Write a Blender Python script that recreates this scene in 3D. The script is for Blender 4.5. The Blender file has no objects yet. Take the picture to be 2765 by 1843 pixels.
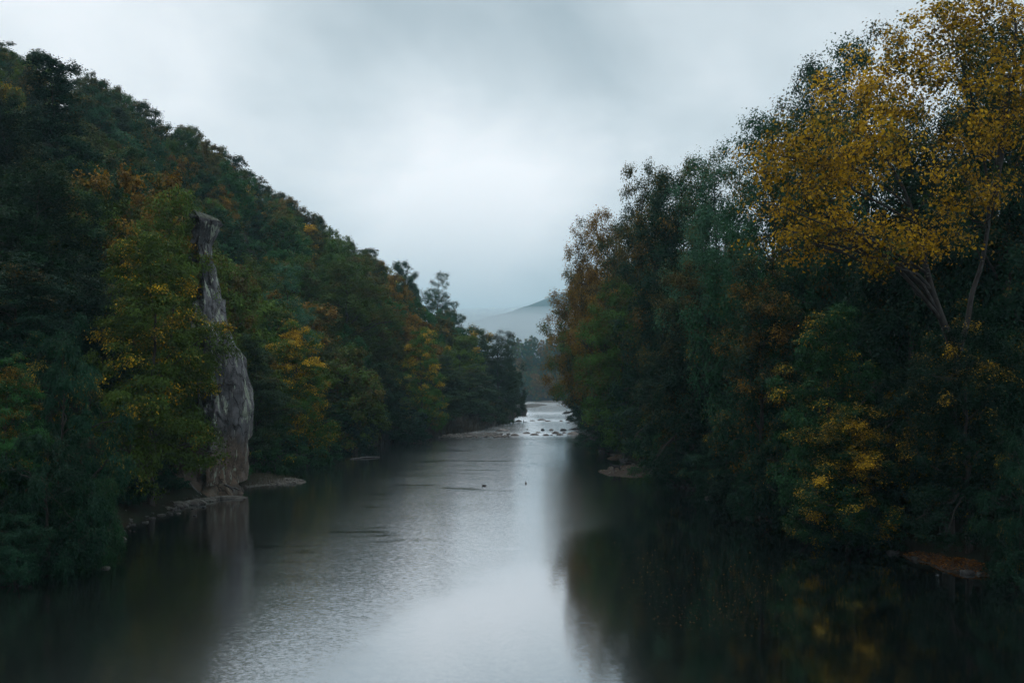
import bpy, bmesh, math, random
import numpy as np
from mathutils import Vector, noise as mnoise

# ------------------------------------------------------------------ scene, camera, sky, sun
sc = bpy.context.scene
C = sc.collection
R = math.radians
H_CAM, F_PX, CX, HY = 9.0, 2690.0, 1382.5, 1050.0      # camera height, focal length and horizon in photo pixels

sc.render.engine = 'CYCLES'
sc.view_settings.view_transform = 'Standard'
sc.view_settings.look = 'None'
sc.view_settings.gamma = 1.0
sc.view_settings.use_curve_mapping = False
sc.view_settings.exposure = 0.0
cy = sc.cycles
cy.use_denoising = True
cy.max_bounces = 4
cy.diffuse_bounces = 1
cy.glossy_bounces = 2
cy.transmission_bounces = 1
cy.volume_bounces = 1
cy.use_adaptive_sampling = True
cy.adaptive_threshold = 0.03
cy.caustics_reflective = False
cy.caustics_refractive = False
cy.sample_clamp_indirect = 4.0

cam = bpy.data.cameras.new('camera')
cam.sensor_width = 36.0
cam.lens = F_PX / 2765 * 36.0
cam.shift_y = (HY - 921.5) / 2765
cam.clip_start = 0.5
cam.clip_end = 30000
cam_ob = bpy.data.objects.new('camera', cam)
C.objects.link(cam_ob)
cam_ob.location = (0, 0, H_CAM)
cam_ob.rotation_euler = (R(90), 0, 0)
sc.camera = cam_ob

SUN_EL, SUN_AZ = R(60), R(-38)          # high, ahead and to the left, behind the cloud
sun = bpy.data.lights.new('sun', 'SUN')
sun.energy = 0.7
sun.angle = R(26)
sun.color = (1.0, 0.96, 0.9)
sun_ob = bpy.data.objects.new('sun', sun)
C.objects.link(sun_ob)
sdir = Vector((math.sin(SUN_AZ) * math.cos(SUN_EL), math.cos(SUN_AZ) * math.cos(SUN_EL), math.sin(SUN_EL)))
sun_ob.rotation_euler = (-sdir).to_track_quat('-Z', 'Y').to_euler()


class NT:
    """small helper for node trees"""
    def __init__(self, tree):
        self.t = tree
        self.n = tree.nodes
        self.l = tree.links

    def new(self, kind, **kw):
        n = self.n.new(kind)
        for k, v in kw.items():
            setattr(n, k, v)
        return n

    def put(self, sock, v):
        if hasattr(v, 'is_linked') or isinstance(v, bpy.types.NodeSocket):
            self.l.new(v, sock)
        else:
            sock.default_value = v

    def math(self, op, a, b=0.0, c=0.0, clamp=False):
        n = self.new('ShaderNodeMath', operation=op, use_clamp=clamp)
        self.put(n.inputs[0], a); self.put(n.inputs[1], b); self.put(n.inputs[2], c)
        return n.outputs[0]

    def vmath(self, op, a, b=(0, 0, 0), s=None):
        n = self.new('ShaderNodeVectorMath', operation=op)
        self.put(n.inputs[0], a); self.put(n.inputs[1], b)
        if s is not None:
            self.put(n.inputs['Scale'], s)
        return n.outputs['Value'] if op in ('DOT_PRODUCT', 'LENGTH', 'DISTANCE') else n.outputs[0]

    def mix(self, f, a, b):
        n = self.new('ShaderNodeMix', data_type='RGBA')
        self.put(n.inputs[0], f)
        self.put(n.inputs[6], a if not isinstance(a, tuple) else (*a[:3], 1))
        self.put(n.inputs[7], b if not isinstance(b, tuple) else (*b[:3], 1))
        return n.outputs[2]

    def smooth(self, x, a, b):
        n = self.new('ShaderNodeMapRange', interpolation_type='SMOOTHSTEP')
        self.put(n.inputs[0], x); self.put(n.inputs[1], a); self.put(n.inputs[2], b)
        return n.outputs[0]

    def noise(self, vec, scale, detail=3.0, rough=0.5, dist=0.0, color=False):
        n = self.new('ShaderNodeTexNoise')
        self.put(n.inputs['Vector'], vec)
        n.inputs['Scale'].default_value = scale
        n.inputs['Detail'].default_value = detail
        n.inputs['Roughness'].default_value = rough
        n.inputs['Distortion'].default_value = dist
        return n.outputs['Color'] if color else n.outputs[0]

    def mapping(self, vec, loc=(0, 0, 0), scale=(1, 1, 1), rot=(0, 0, 0)):
        n = self.new('ShaderNodeMapping')
        self.put(n.inputs[0], vec)
        n.inputs[1].default_value = loc
        n.inputs[2].default_value = rot
        n.inputs[3].default_value = scale
        return n.outputs[0]


def sky_world():
    w = bpy.data.worlds.new('World')
    sc.world = w
    w.use_nodes = True
    nt = NT(w.node_tree)
    nt.n.clear()
    tc = nt.new('ShaderNodeTexCoord')
    d = tc.outputs['Generated']
    sky = nt.new('ShaderNodeTexSky', sky_type='NISHITA')
    sky.sun_disc = False
    sky.sun_elevation = SUN_EL
    sky.sun_rotation = SUN_AZ
    sky.air_density = 1.0
    sky.dust_density = 3.0
    sep = nt.new('ShaderNodeSeparateXYZ'); nt.l.new(d, sep.inputs[0])
    z = sep.outputs[2]
    # cloud deck seen in perspective
    zz = nt.math('ADD', nt.math('MAXIMUM', z, 0.0), 0.42)
    comb = nt.new('ShaderNodeCombineXYZ')
    nt.put(comb.inputs[0], nt.math('DIVIDE', sep.outputs[0], zz))
    nt.put(comb.inputs[1], nt.math('DIVIDE', sep.outputs[1], zz))
    p = comb.outputs[0]
    n1 = nt.noise(nt.mapping(p, loc=(3.1, 0.7, 0), scale=(1.15, 1.0, 1)), 1.9, 4.0, 0.5, 0.4)
    n2 = nt.noise(nt.mapping(p, loc=(7.3, 4.1, 0), scale=(1.0, 1.15, 1)), 5.0, 5.0, 0.55, 0.5)
    base = nt.math('ADD', nt.math('MULTIPLY', nt.math('SUBTRACT', n1, 0.5), 1.05), nt.math('MULTIPLY', nt.math('SUBTRACT', n2, 0.5), 0.30))

    def glow(px, py, sharp, amount):        # a thinner or thicker patch of the cloud deck
        v = Vector(((px - CX) / F_PX, 1.0, (HY - py) / F_PX)).normalized()
        dt = nt.vmath('DOT_PRODUCT', d, tuple(v))
        g = nt.math('EXPONENT', nt.math('MULTIPLY', nt.math('SUBTRACT', dt, 1.0), sharp))
        return nt.math('MULTIPLY', g, amount)
    acc = base
    for g in ((1230, 450, 120.0, 0.80), (330, 90, 30.0, 0.16), (1330, 140, 110.0, -0.52), (2150, 60, 24.0, 0.13), (820, 280, 120.0, -0.10),
              (1750, 330, 120.0, -0.06)):
        acc = nt.math('ADD', acc, glow(*g))
    v = nt.math('ADD', acc, 0.55)
    ramp = nt.new('ShaderNodeValToRGB')
    nt.put(ramp.inputs[0], v)
    e = ramp.color_ramp.elements
    e[0].position = 0.15; e[0].color = (0.245, 0.290, 0.320, 1)
    e[1].position = 1.0; e[1].color = (0.81, 0.80, 0.815, 1)
    m = e.new(0.55); m.color = (0.490, 0.525, 0.550, 1)
    # the deck thickens to even grey murk at the horizon
    hz = nt.smooth(z, 0.02, 0.21)
    cloud = nt.mix(hz, (0.425, 0.480, 0.520), ramp.outputs[0])
    cl10 = nt.vmath('SCALE', cloud, s=16.2)
    col = nt.mix(0.97, sky.outputs[0], cl10)
    bg = nt.new('ShaderNodeBackground')
    nt.put(bg.inputs[0], col)
    bg.inputs[1].default_value = 0.1
    out = nt.new('ShaderNodeOutputWorld')
    nt.l.new(bg.outputs[0], out.inputs[0])


sky_world()


# ------------------------------------------------------------------ helpers
def at(px, py, Y):
    """photo pixel + distance -> point"""
    return Vector(((px - CX) / F_PX * Y, Y, H_CAM - (py - HY) / F_PX * Y))


def yw(py):
    """distance of the water surface at photo row py"""
    return H_CAM * F_PX / (py - HY)


def mat(name):
    m = bpy.data.materials.new(name)
    m.use_nodes = True
    nt = NT(m.node_tree)
    nt.n.clear()
    out = nt.new('ShaderNodeOutputMaterial')
    return m, nt, out


def mesh_np(name, verts, faces, material=None, smooth=False, attrs=None):
    """verts (n,3), faces (m,k) with constant k"""
    verts = np.asarray(verts, np.float32)
    faces = np.asarray(faces, np.int32)
    me = bpy.data.meshes.new(name)
    n, (m, k) = len(verts), faces.shape
    me.vertices.add(n)
    me.vertices.foreach_set('co', verts.ravel())
    me.loops.add(m * k)
    me.loops.foreach_set('vertex_index', faces.ravel())
    me.polygons.add(m)
    me.polygons.foreach_set('loop_start', np.arange(0, m * k, k, dtype=np.int32))
    me.polygons.foreach_set('loop_total', np.full(m, k, np.int32))
    if smooth:
        me.polygons.foreach_set('use_smooth', np.ones(m, bool))
    if attrs:
        for an, arr in attrs.items():
            a = me.attributes.new(an, 'FLOAT', 'FACE')
            a.data.foreach_set('value', np.asarray(arr, np.float32))
    me.update(calc_edges=True)
    if material:
        me.materials.append(material)
    return me


def obj(name, data, parent=None, loc=None):
    o = bpy.data.objects.new(name, data)
    C.objects.link(o)
    if parent:
        o.parent = parent
    if loc is not None:
        o.location = loc
    return o


def tag(o, label=None, cat=None, group=None, kind=None):
    if label: o['label'] = label
    if cat: o['category'] = cat
    if group: o['group'] = group
    if kind: o['kind'] = kind
    return o


def vnoise(p, seed=0):
    """vectorised 3D value noise, p (n,3) -> (n,) in 0..1"""
    p = np.asarray(p, float)
    i = np.floor(p).astype(np.int64)
    f = p - i
    f = f * f * (3 - 2 * f)

    def h(ix, iy, iz):
        n = (ix * 374761393 + iy * 668265263 + iz * 2147483647 + seed * 1274126177) & 0xffffffff
        n = ((n ^ (n >> 13)) * 1274126177) & 0xffffffff
        n = ((n ^ (n >> 16)) * 2246822519) & 0xffffffff
        return ((n ^ (n >> 15)) & 0xffff) / 65535.0
    r = 0
    for dx in (0, 1):
        for dy in (0, 1):
            for dz in (0, 1):
                w = (f[:, 0] if dx else 1 - f[:, 0]) * (f[:, 1] if dy else 1 - f[:, 1]) * (f[:, 2] if dz else 1 - f[:, 2])
                r = r + w * h(i[:, 0] + dx, i[:, 1] + dy, i[:, 2] + dz)
    return r


def fbm(p, octaves=4, seed=0):
    r, a, s = 0, 0.5, 1.0
    for o in range(octaves):
        r = r + a * (vnoise(np.asarray(p) * s, seed + o * 17) - 0.5) * 2
        a *= 0.5
        s *= 2.03
    return r


# ------------------------------------------------------------------ lie of the land
XL = np.array([(-80, -27), (40, -26), (50, -22.5), (60, -24), (66, -25.5), (80, -25), (90, -26), (100, -27), (115, -27), (147, -26), (170, -20),
               (194, -12.5), (215, -8), (269, -1), (350, 2), (484, 4), (691, 10), (760, 14), (9000, 14)], float)
XR = np.array([(-80, 27), (40, 25.5), (46.5, 23.8), (52.6, 21.9), (60, 19.8), (70, 17.6), (93, 16.0), (105, 15.2), (142, 13.8), (194, 15.7), (302, 20),
               (484, 28), (691, 39), (760, 46), (9000, 46)], float)


def smoothstep(x, a, b):
    t = np.clip((x - a) / (b - a), 0, 1)
    return t * t * (3 - 2 * t)


def ground_z(X, Y):
    X = np.asarray(X, float); Y = np.asarray(Y, float)
    dl = np.interp(Y, XL[:, 0], XL[:, 1]) - X
    dr = X - np.interp(Y, XR[:, 0], XR[:, 1])
    df = Y - 745
    # left hill
    k = 0.95 * (1 - 0.62 * smoothstep(Y, 430, 700))
    d = np.maximum(dl, 0)
    ramp = k * np.maximum(d - 2.5, 0)
    cap = 165 - 110 * smoothstep(Y, 420, 720)
    hill = cap * (1 - np.exp(-ramp / cap))
    zl = 1.0 * smoothstep(d, 0, 2.2) + hill
    # right bank flat
    d = np.maximum(dr, 0)
    zr = 1.5 * smoothstep(d, 0, 2.5) + 2.5 * smoothstep(d, 3, 22) + 0.04 * np.maximum(d - 20, 0) * (d < 400) + 15.2 * (d >= 400)
    d = np.maximum(df, 0)
    zf = 1.2 * smoothstep(d, 0, 4) + 36 * smoothstep(d, 3, 150)
    land = np.maximum(np.maximum(dl, dr), df)
    z = np.where(land > 0, np.maximum(np.maximum(np.where(dl > 0, zl, -9), np.where(dr > 0, zr, -9)), np.where(df > 0, zf, -9)), -1.6 * smoothstep(-land, 0, 4))
    return z


def gz(x, y):
    return float(ground_z(np.array([x]), np.array([y]))[0])


def ground_material():
    m, nt, out = mat('forest_floor')
    g = nt.new('ShaderNodeNewGeometry')
    p = g.outputs['Position']
    n = nt.noise(p, 0.6, 5, 0.65)
    n2 = nt.noise(p, 6.0, 4, 0.7)
    c = nt.mix(nt.smooth(n, 0.35, 0.65), (0.020, 0.016, 0.011), (0.014, 0.020, 0.010))
    c = nt.mix(nt.smooth(n2, 0.58, 0.75), c, (0.055, 0.031, 0.014))
    b = nt.new('ShaderNodeBsdfPrincipled')
    nt.put(b.inputs['Base Color'], c)
    b.inputs['Roughness'].default_value = 0.9
    b.inputs['Specular IOR Level'].default_value = 0.08
    bump = nt.new('ShaderNodeBump'); bump.inputs['Strength'].default_value = 0.6; bump.inputs['Distance'].default_value = 0.1
    nt.put(bump.inputs['Height'], n2)
    nt.l.new(bump.outputs[0], b.inputs['Normal'])
    nt.l.new(b.outputs[0], out.inputs[0])
    return m


M_GROUND = ground_material()


def build_ground():
    xs = np.concatenate([[-9000, -4000, -1800, -900, -500, -350], np.arange(-260, -60, 6), np.arange(-60, 60, 1.5), np.arange(60, 160, 8), [200, 300, 450, 800, 1600, 4000, 9000]])
    ys = np.concatenate([[-700, -300, -120], np.arange(-60, 40, 8), np.arange(40, 230, 2), np.arange(230, 760, 6), np.arange(760, 960, 15), [1000, 1200, 1600, 2400, 4000, 6000, 9000]])
    gx, gy = np.meshgrid(xs, ys)
    z = ground_z(gx.ravel(), gy.ravel())
    p = np.stack([gx.ravel(), gy.ravel(), z], 1)
    near = (np.abs(p[:, 0]) < 260) & (p[:, 1] < 960)
    p[:, 2] += np.where(near & (z > 0.4), fbm(p * 0.17, 3, 5) * 0.5, 0)
    nx = len(xs)
    i = np.arange(len(ys) - 1)[:, None] * nx + np.arange(nx - 1)[None]
    i = i.ravel()
    f = np.stack([i, i + 1, i + nx + 1, i + nx], 1)
    o = obj('ground', mesh_np('ground', p, f, M_GROUND, True))
    tag(o, kind='structure')


build_ground()


# ------------------------------------------------------------------ river
def water_material():
    m, nt, out = mat('river_water')
    g = nt.new('ShaderNodeNewGeometry')
    p = g.outputs['Position']
    sep = nt.new('ShaderNodeSeparateXYZ'); nt.l.new(p, sep.inputs[0])
    x, y = sep.outputs[0], sep.outputs[1]
    # where the wind or the current roughens the surface
    big = nt.noise(nt.mapping(p, scale=(0.035, 0.085, 1), rot=(0, 0, R(-8))), 1.0, 4, 0.55, 0.6)
    streak = nt.noise(nt.mapping(p, loc=(5, 3.3, 0), scale=(0.07, 0.20, 1), rot=(0, 0, R(8))), 1.0, 5, 0.6, 1.6)
    wob = nt.math('MULTIPLY', nt.math('SUBTRACT', big, 0.5), 9.0)
    # edge of the wind-ruffled sheet: x = -5 + 0.42 (y - 36)
    edge = nt.math('ADD', -5.0, nt.math('MULTIPLY', nt.math('MAXIMUM', nt.math('SUBTRACT', y, 36.0), 0.0), 0.42))
    ruff = nt.smooth(nt.math('ADD', nt.math('SUBTRACT', edge, x), wob), -1.5, 2.5)
    lee = nt.smooth(nt.math('ADD', x, nt.math('MULTIPLY', wob, 0.4)), 4.0, 9.0)          # sheltered right side
    leeL = nt.smooth(nt.math('ADD', x, nt.math('MULTIPLY', wob, 0.6)), -7.0, -17.0)
    amp = nt.math('ADD', 0.012, nt.math('MULTIPLY', ruff, 0.036))
    slick = nt.smooth(streak, 0.57, 0.66)                        # glassy streaks
    slick = nt.math('MULTIPLY', slick, nt.smooth(y, 45.0, 60.0))
    amp = nt.math('MULTIPLY', amp, nt.math('SUBTRACT', 1.0, nt.math('MULTIPLY', slick, 0.5)))
    amp = nt.math('MULTIPLY', amp, nt.math('SUBTRACT', 1.0, nt.math('MULTIPLY', nt.math('MAXIMUM', lee, leeL), 0.55)))
    # riffles over the stones

    def band(y0, w):
        t = nt.math('DIVIDE', nt.math('SUBTRACT', nt.math('ADD', y, nt.math('MULTIPLY', wob, 0.5)), y0), w)
        return nt.math('EXPONENT', nt.math('MULTIPLY', nt.math('MULTIPLY', t, t), -1.0))
    rif = nt.math('ADD', nt.math('ADD', band(197, 7), band(285, 12)), nt.math('ADD', band(370, 22), nt.smooth(y, 480.0, 620.0)))
    rif = nt.math('MINIMUM', rif, 1.0)
    amp = nt.math('ADD', nt.math('ADD', amp, nt.math('MULTIPLY', nt.smooth(y, 180.0, 205.0), 0.022)), nt.math('MULTIPLY', rif, 0.025))
    # ripple slopes, three scales
    w1 = nt.noise(nt.mapping(p, scale=(1.0, 1.3, 1)), 5.0, 2, 0.5, 0.0, True)
    w2 = nt.noise(nt.mapping(p, loc=(9, 2, 4), scale=(1.0, 1.4, 1)), 15.0, 2, 0.5, 0.0, True)
    w3 = nt.noise(nt.mapping(p, loc=(1, 8, 2), scale=(0.16, 0.3, 1)), 1.0, 1, 0.5, 0.0, True)
    v = nt.vmath('ADD', nt.vmath('SCALE', nt.vmath('SUBTRACT', w1, (.5, .5, .5)), s=2.2),
                 nt.vmath('SCALE', nt.vmath('SUBTRACT', w2, (.5, .5, .5)), s=2.6))
    v = nt.vmath('ADD', v, nt.vmath('SCALE', nt.vmath('SUBTRACT', w3, (.5, .5, .5)), s=0.32))
    v = nt.vmath('MULTIPLY', v, (0.8, 1.0, 0.0))
    nrm = nt.vmath('NORMALIZE', nt.vmath('ADD', nt.vmath('SCALE', v, s=amp), (0, 0, 1)))
    # foam in the riffles
    fo = nt.noise(nt.mapping(p, scale=(0.5, 1.6, 1)), 1.0, 5, 0.7)
    foam = nt.math('MULTIPLY', nt.smooth(fo, 0.56, 0.68), nt.math('MULTIPLY', rif, 0.15))
    fres = nt.new('ShaderNodeFresnel'); fres.inputs['IOR'].default_value = 1.5
    nt.l.new(nrm, fres.inputs['Normal'])
    fac = nt.math('ADD', 0.56, nt.math('MULTIPLY', fres.outputs[0], 0.44), clamp=True)
    dif = nt.new('ShaderNodeBsdfDiffuse')
    nt.put(dif.inputs[0], nt.mix(foam, (0.004, 0.006, 0.005), (0.75, 0.78, 0.8)))
    gl = nt.new('ShaderNodeBsdfGlossy'); nt.put(gl.inputs['Roughness'], nt.math('ADD', 0.05, nt.math('MULTIPLY', amp, 2.7)))
    gl.inputs['Color'].default_value = (0.93, 0.95, 0.97, 1)
    nt.l.new(nrm, gl.inputs['Normal'])
    mx = nt.new('ShaderNodeMixShader')
    nt.put(mx.inputs[0], nt.math('MULTIPLY', fac, nt.math('SUBTRACT', 1.0, foam)))
    nt.l.new(dif.outputs[0], mx.inputs[1]); nt.l.new(gl.outputs[0], mx.inputs[2])
    nt.l.new(mx.outputs[0], out.inputs[0])
    return m


def build_water():
    ys = np.concatenate([np.arange(-80, 40, 15), np.arange(40, 240, 4), np.arange(240, 768, 12)])
    v, f = [], []
    for y in ys:
        v += [(np.interp(y, XL[:, 0], XL[:, 1]) - 6, y, 0), (np.interp(y, XR[:, 0], XR[:, 1]) + 6, y, 0)]
    for i in range(len(ys) - 1):
        f.append((2 * i, 2 * i + 1, 2 * i + 3, 2 * i + 2))
    o = obj('river_water', mesh_np('river_water', v, f, water_material()))
    tag(o, kind='structure')


build_water()


# ------------------------------------------------------------------ leaves, bark and trees
def leaf_material(name, autumn_a, autumn_b, spec=0.08):
    m, nt, out = mat(name)
    oi = nt.new('ShaderNodeObjectInfo')
    tone = nt.new('ShaderNodeAttribute', attribute_name='tone').outputs['Fac']
    au = nt.new('ShaderNodeAttribute', attribute_name='autumn').outputs['Fac']
    al = oi.outputs['Alpha']
    k = nt.smooth(nt.math('SUBTRACT', al, au), -0.16, 0.12)
    green = nt.vmath('SCALE', oi.outputs['Color'], s=nt.math('ADD', 0.55, nt.math('MULTIPLY', tone, 0.9)))
    aut = nt.vmath('SCALE', nt.mix(tone, autumn_a, autumn_b), s=nt.math('ADD', 0.65, nt.math('MULTIPLY', tone, 0.6)))
    col = nt.mix(k, green, aut)
    b = nt.new('ShaderNodeBsdfPrincipled')
    nt.put(b.inputs['Base Color'], col)
    b.inputs['Roughness'].default_value = 0.55
    b.inputs['Specular IOR Level'].default_value = spec
    tr = nt.new('ShaderNodeBsdfTranslucent')
    nt.put(tr.inputs[0], nt.vmath('SCALE', col, s=1.15))
    mx = nt.new('ShaderNodeMixShader'); mx.inputs[0].default_value = 0.3
    nt.l.new(b.outputs[0], mx.inputs[1]); nt.l.new(tr.outputs[0], mx.inputs[2])
    nt.l.new(mx.outputs[0], out.inputs[0])
    return m


LEAF = {
    'yellow': leaf_material('leaf_turning_yellow', (0.27, 0.150, 0.010), (0.80, 0.50, 0.026)),
    'orange': leaf_material('leaf_turning_orange', (0.14, 0.080, 0.015), (0.30, 0.175, 0.024)),
    'rust': leaf_material('leaf_turning_rust', (0.078, 0.066, 0.018), (0.14, 0.105, 0.022)),
    'litter': leaf_material('leaf_fallen_orange', (0.15, 0.055, 0.012), (0.34, 0.14, 0.02)),
    'red': leaf_material('leaf_turning_red', (0.10, 0.018, 0.015), (0.16, 0.03, 0.02)),
}


def bark_material(name, a, b_, sx=6.0, sz=1.2, white=False):
    m, nt, out = mat(name)
    tc = nt.new('ShaderNodeTexCoord')
    p = tc.outputs['Object']
    n = nt.noise(nt.mapping(p, scale=(sx, sx, sz)), 1.0, 5, 0.65)
    c = nt.mix(nt.smooth(n, 0.4, 0.62), a, b_)
    if white:
        n2 = nt.noise(nt.mapping(p, scale=(2.0, 2.0, 7.0)), 1.0, 4, 0.7)
        c = nt.mix(nt.smooth(n2, 0.60, 0.70), c, (0.15, 0.145, 0.135))
    b = nt.new('ShaderNodeBsdfPrincipled')
    nt.put(b.inputs['Base Color'], c)
    b.inputs['Roughness'].default_value = 0.85
    bump = nt.new('ShaderNodeBump'); bump.inputs['Strength'].default_value = 0.7; bump.inputs['Distance'].default_value = 0.03
    nt.put(bump.inputs['Height'], n)
    nt.l.new(bump.outputs[0], b.inputs['Normal'])
    nt.l.new(b.outputs[0], out.inputs[0])
    return m


M_BARK = bark_material('dark_bark', (0.022, 0.018, 0.014), (0.060, 0.052, 0.045))
M_BIRCH = bark_material('pale_flaking_bark', (0.012, 0.011, 0.010), (0.034, 0.031, 0.028), 4, 1, True)
M_GREYBARK = bark_material('grey_bark', (0.05, 0.047, 0.045), (0.11, 0.105, 0.10))


def tubes(paths, sides=5):
    """paths: list of (points (n,3), radii (n,)) -> verts, quad faces"""
    V, Fc, off = [], [], 0
    for k in range(len(paths)):
        P, r = paths[k]
        P = np.asarray(P, float); r = np.asarray(r, float)
        n = len(P)
        s = sides if r[0] > 0.05 else 3
        t = np.gradient(P, axis=0)
        t /= np.linalg.norm(t, axis=1, keepdims=True) + 1e-9
        ref = np.where(np.abs(t[:, 2:3]) > 0.9, [[1, 0, 0]], [[0, 0, 1]])
        u = np.cross(t, ref); u /= np.linalg.norm(u, axis=1, keepdims=True) + 1e-9
        w = np.cross(t, u)
        a = np.arange(s) / s * 2 * math.pi
        ring = P[:, None] + r[:, None, None] * (np.cos(a)[None, :, None] * u[:, None] + np.sin(a)[None, :, None] * w[:, None])
        V.append(ring.reshape(-1, 3))
        i = np.arange(n - 1)[:, None] * s + np.arange(s)[None]
        j = np.arange(n - 1)[:, None] * s + (np.arange(s)[None] + 1) % s
        Fc.append(np.stack([i, j, j + s, i + s], -1).reshape(-1, 4) + off)
        off += n * s
    return np.concatenate(V), np.concatenate(Fc)


def bez(a, b, c, n=7):
    t = np.linspace(0, 1, n)[:, None]
    return (1 - t) ** 2 * np.asarray(a) + 2 * t * (1 - t) * np.asarray(b) + t * t * np.asarray(c)


def leaves_mesh(name, P, N, L, W, tone, aut, rng, along=None, material=None):
    """rhombic leaves at P with normals N"""
    n = len(P)
    N = N / (np.linalg.norm(N, axis=1, keepdims=True) + 1e-9)
    if along is None:
        along = rng.normal(size=(n, 3))
    u = along - (along * N).sum(1, keepdims=True) * N
    u /= np.linalg.norm(u, axis=1, keepdims=True) + 1e-9
    v = np.cross(N, u)
    sc_ = rng.uniform(0.5, 1.4, (n, 1))
    a = P - u * L * 0.5 * sc_
    c = P + u * L * 0.5 * sc_
    fold = N * W * 0.22 * sc_
    b = P + v * W * 0.5 * sc_ + fold + u * L * 0.06
    d = P - v * W * 0.5 * sc_ + fold + u * L * 0.06
    V = np.stack([a, b, c, d], 1).reshape(-1, 3)
    F = np.arange(n * 4).reshape(-1, 4)
    return mesh_np(name, V, F, material or LEAF['rust'], False, {'tone': tone, 'autumn': aut})


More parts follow.
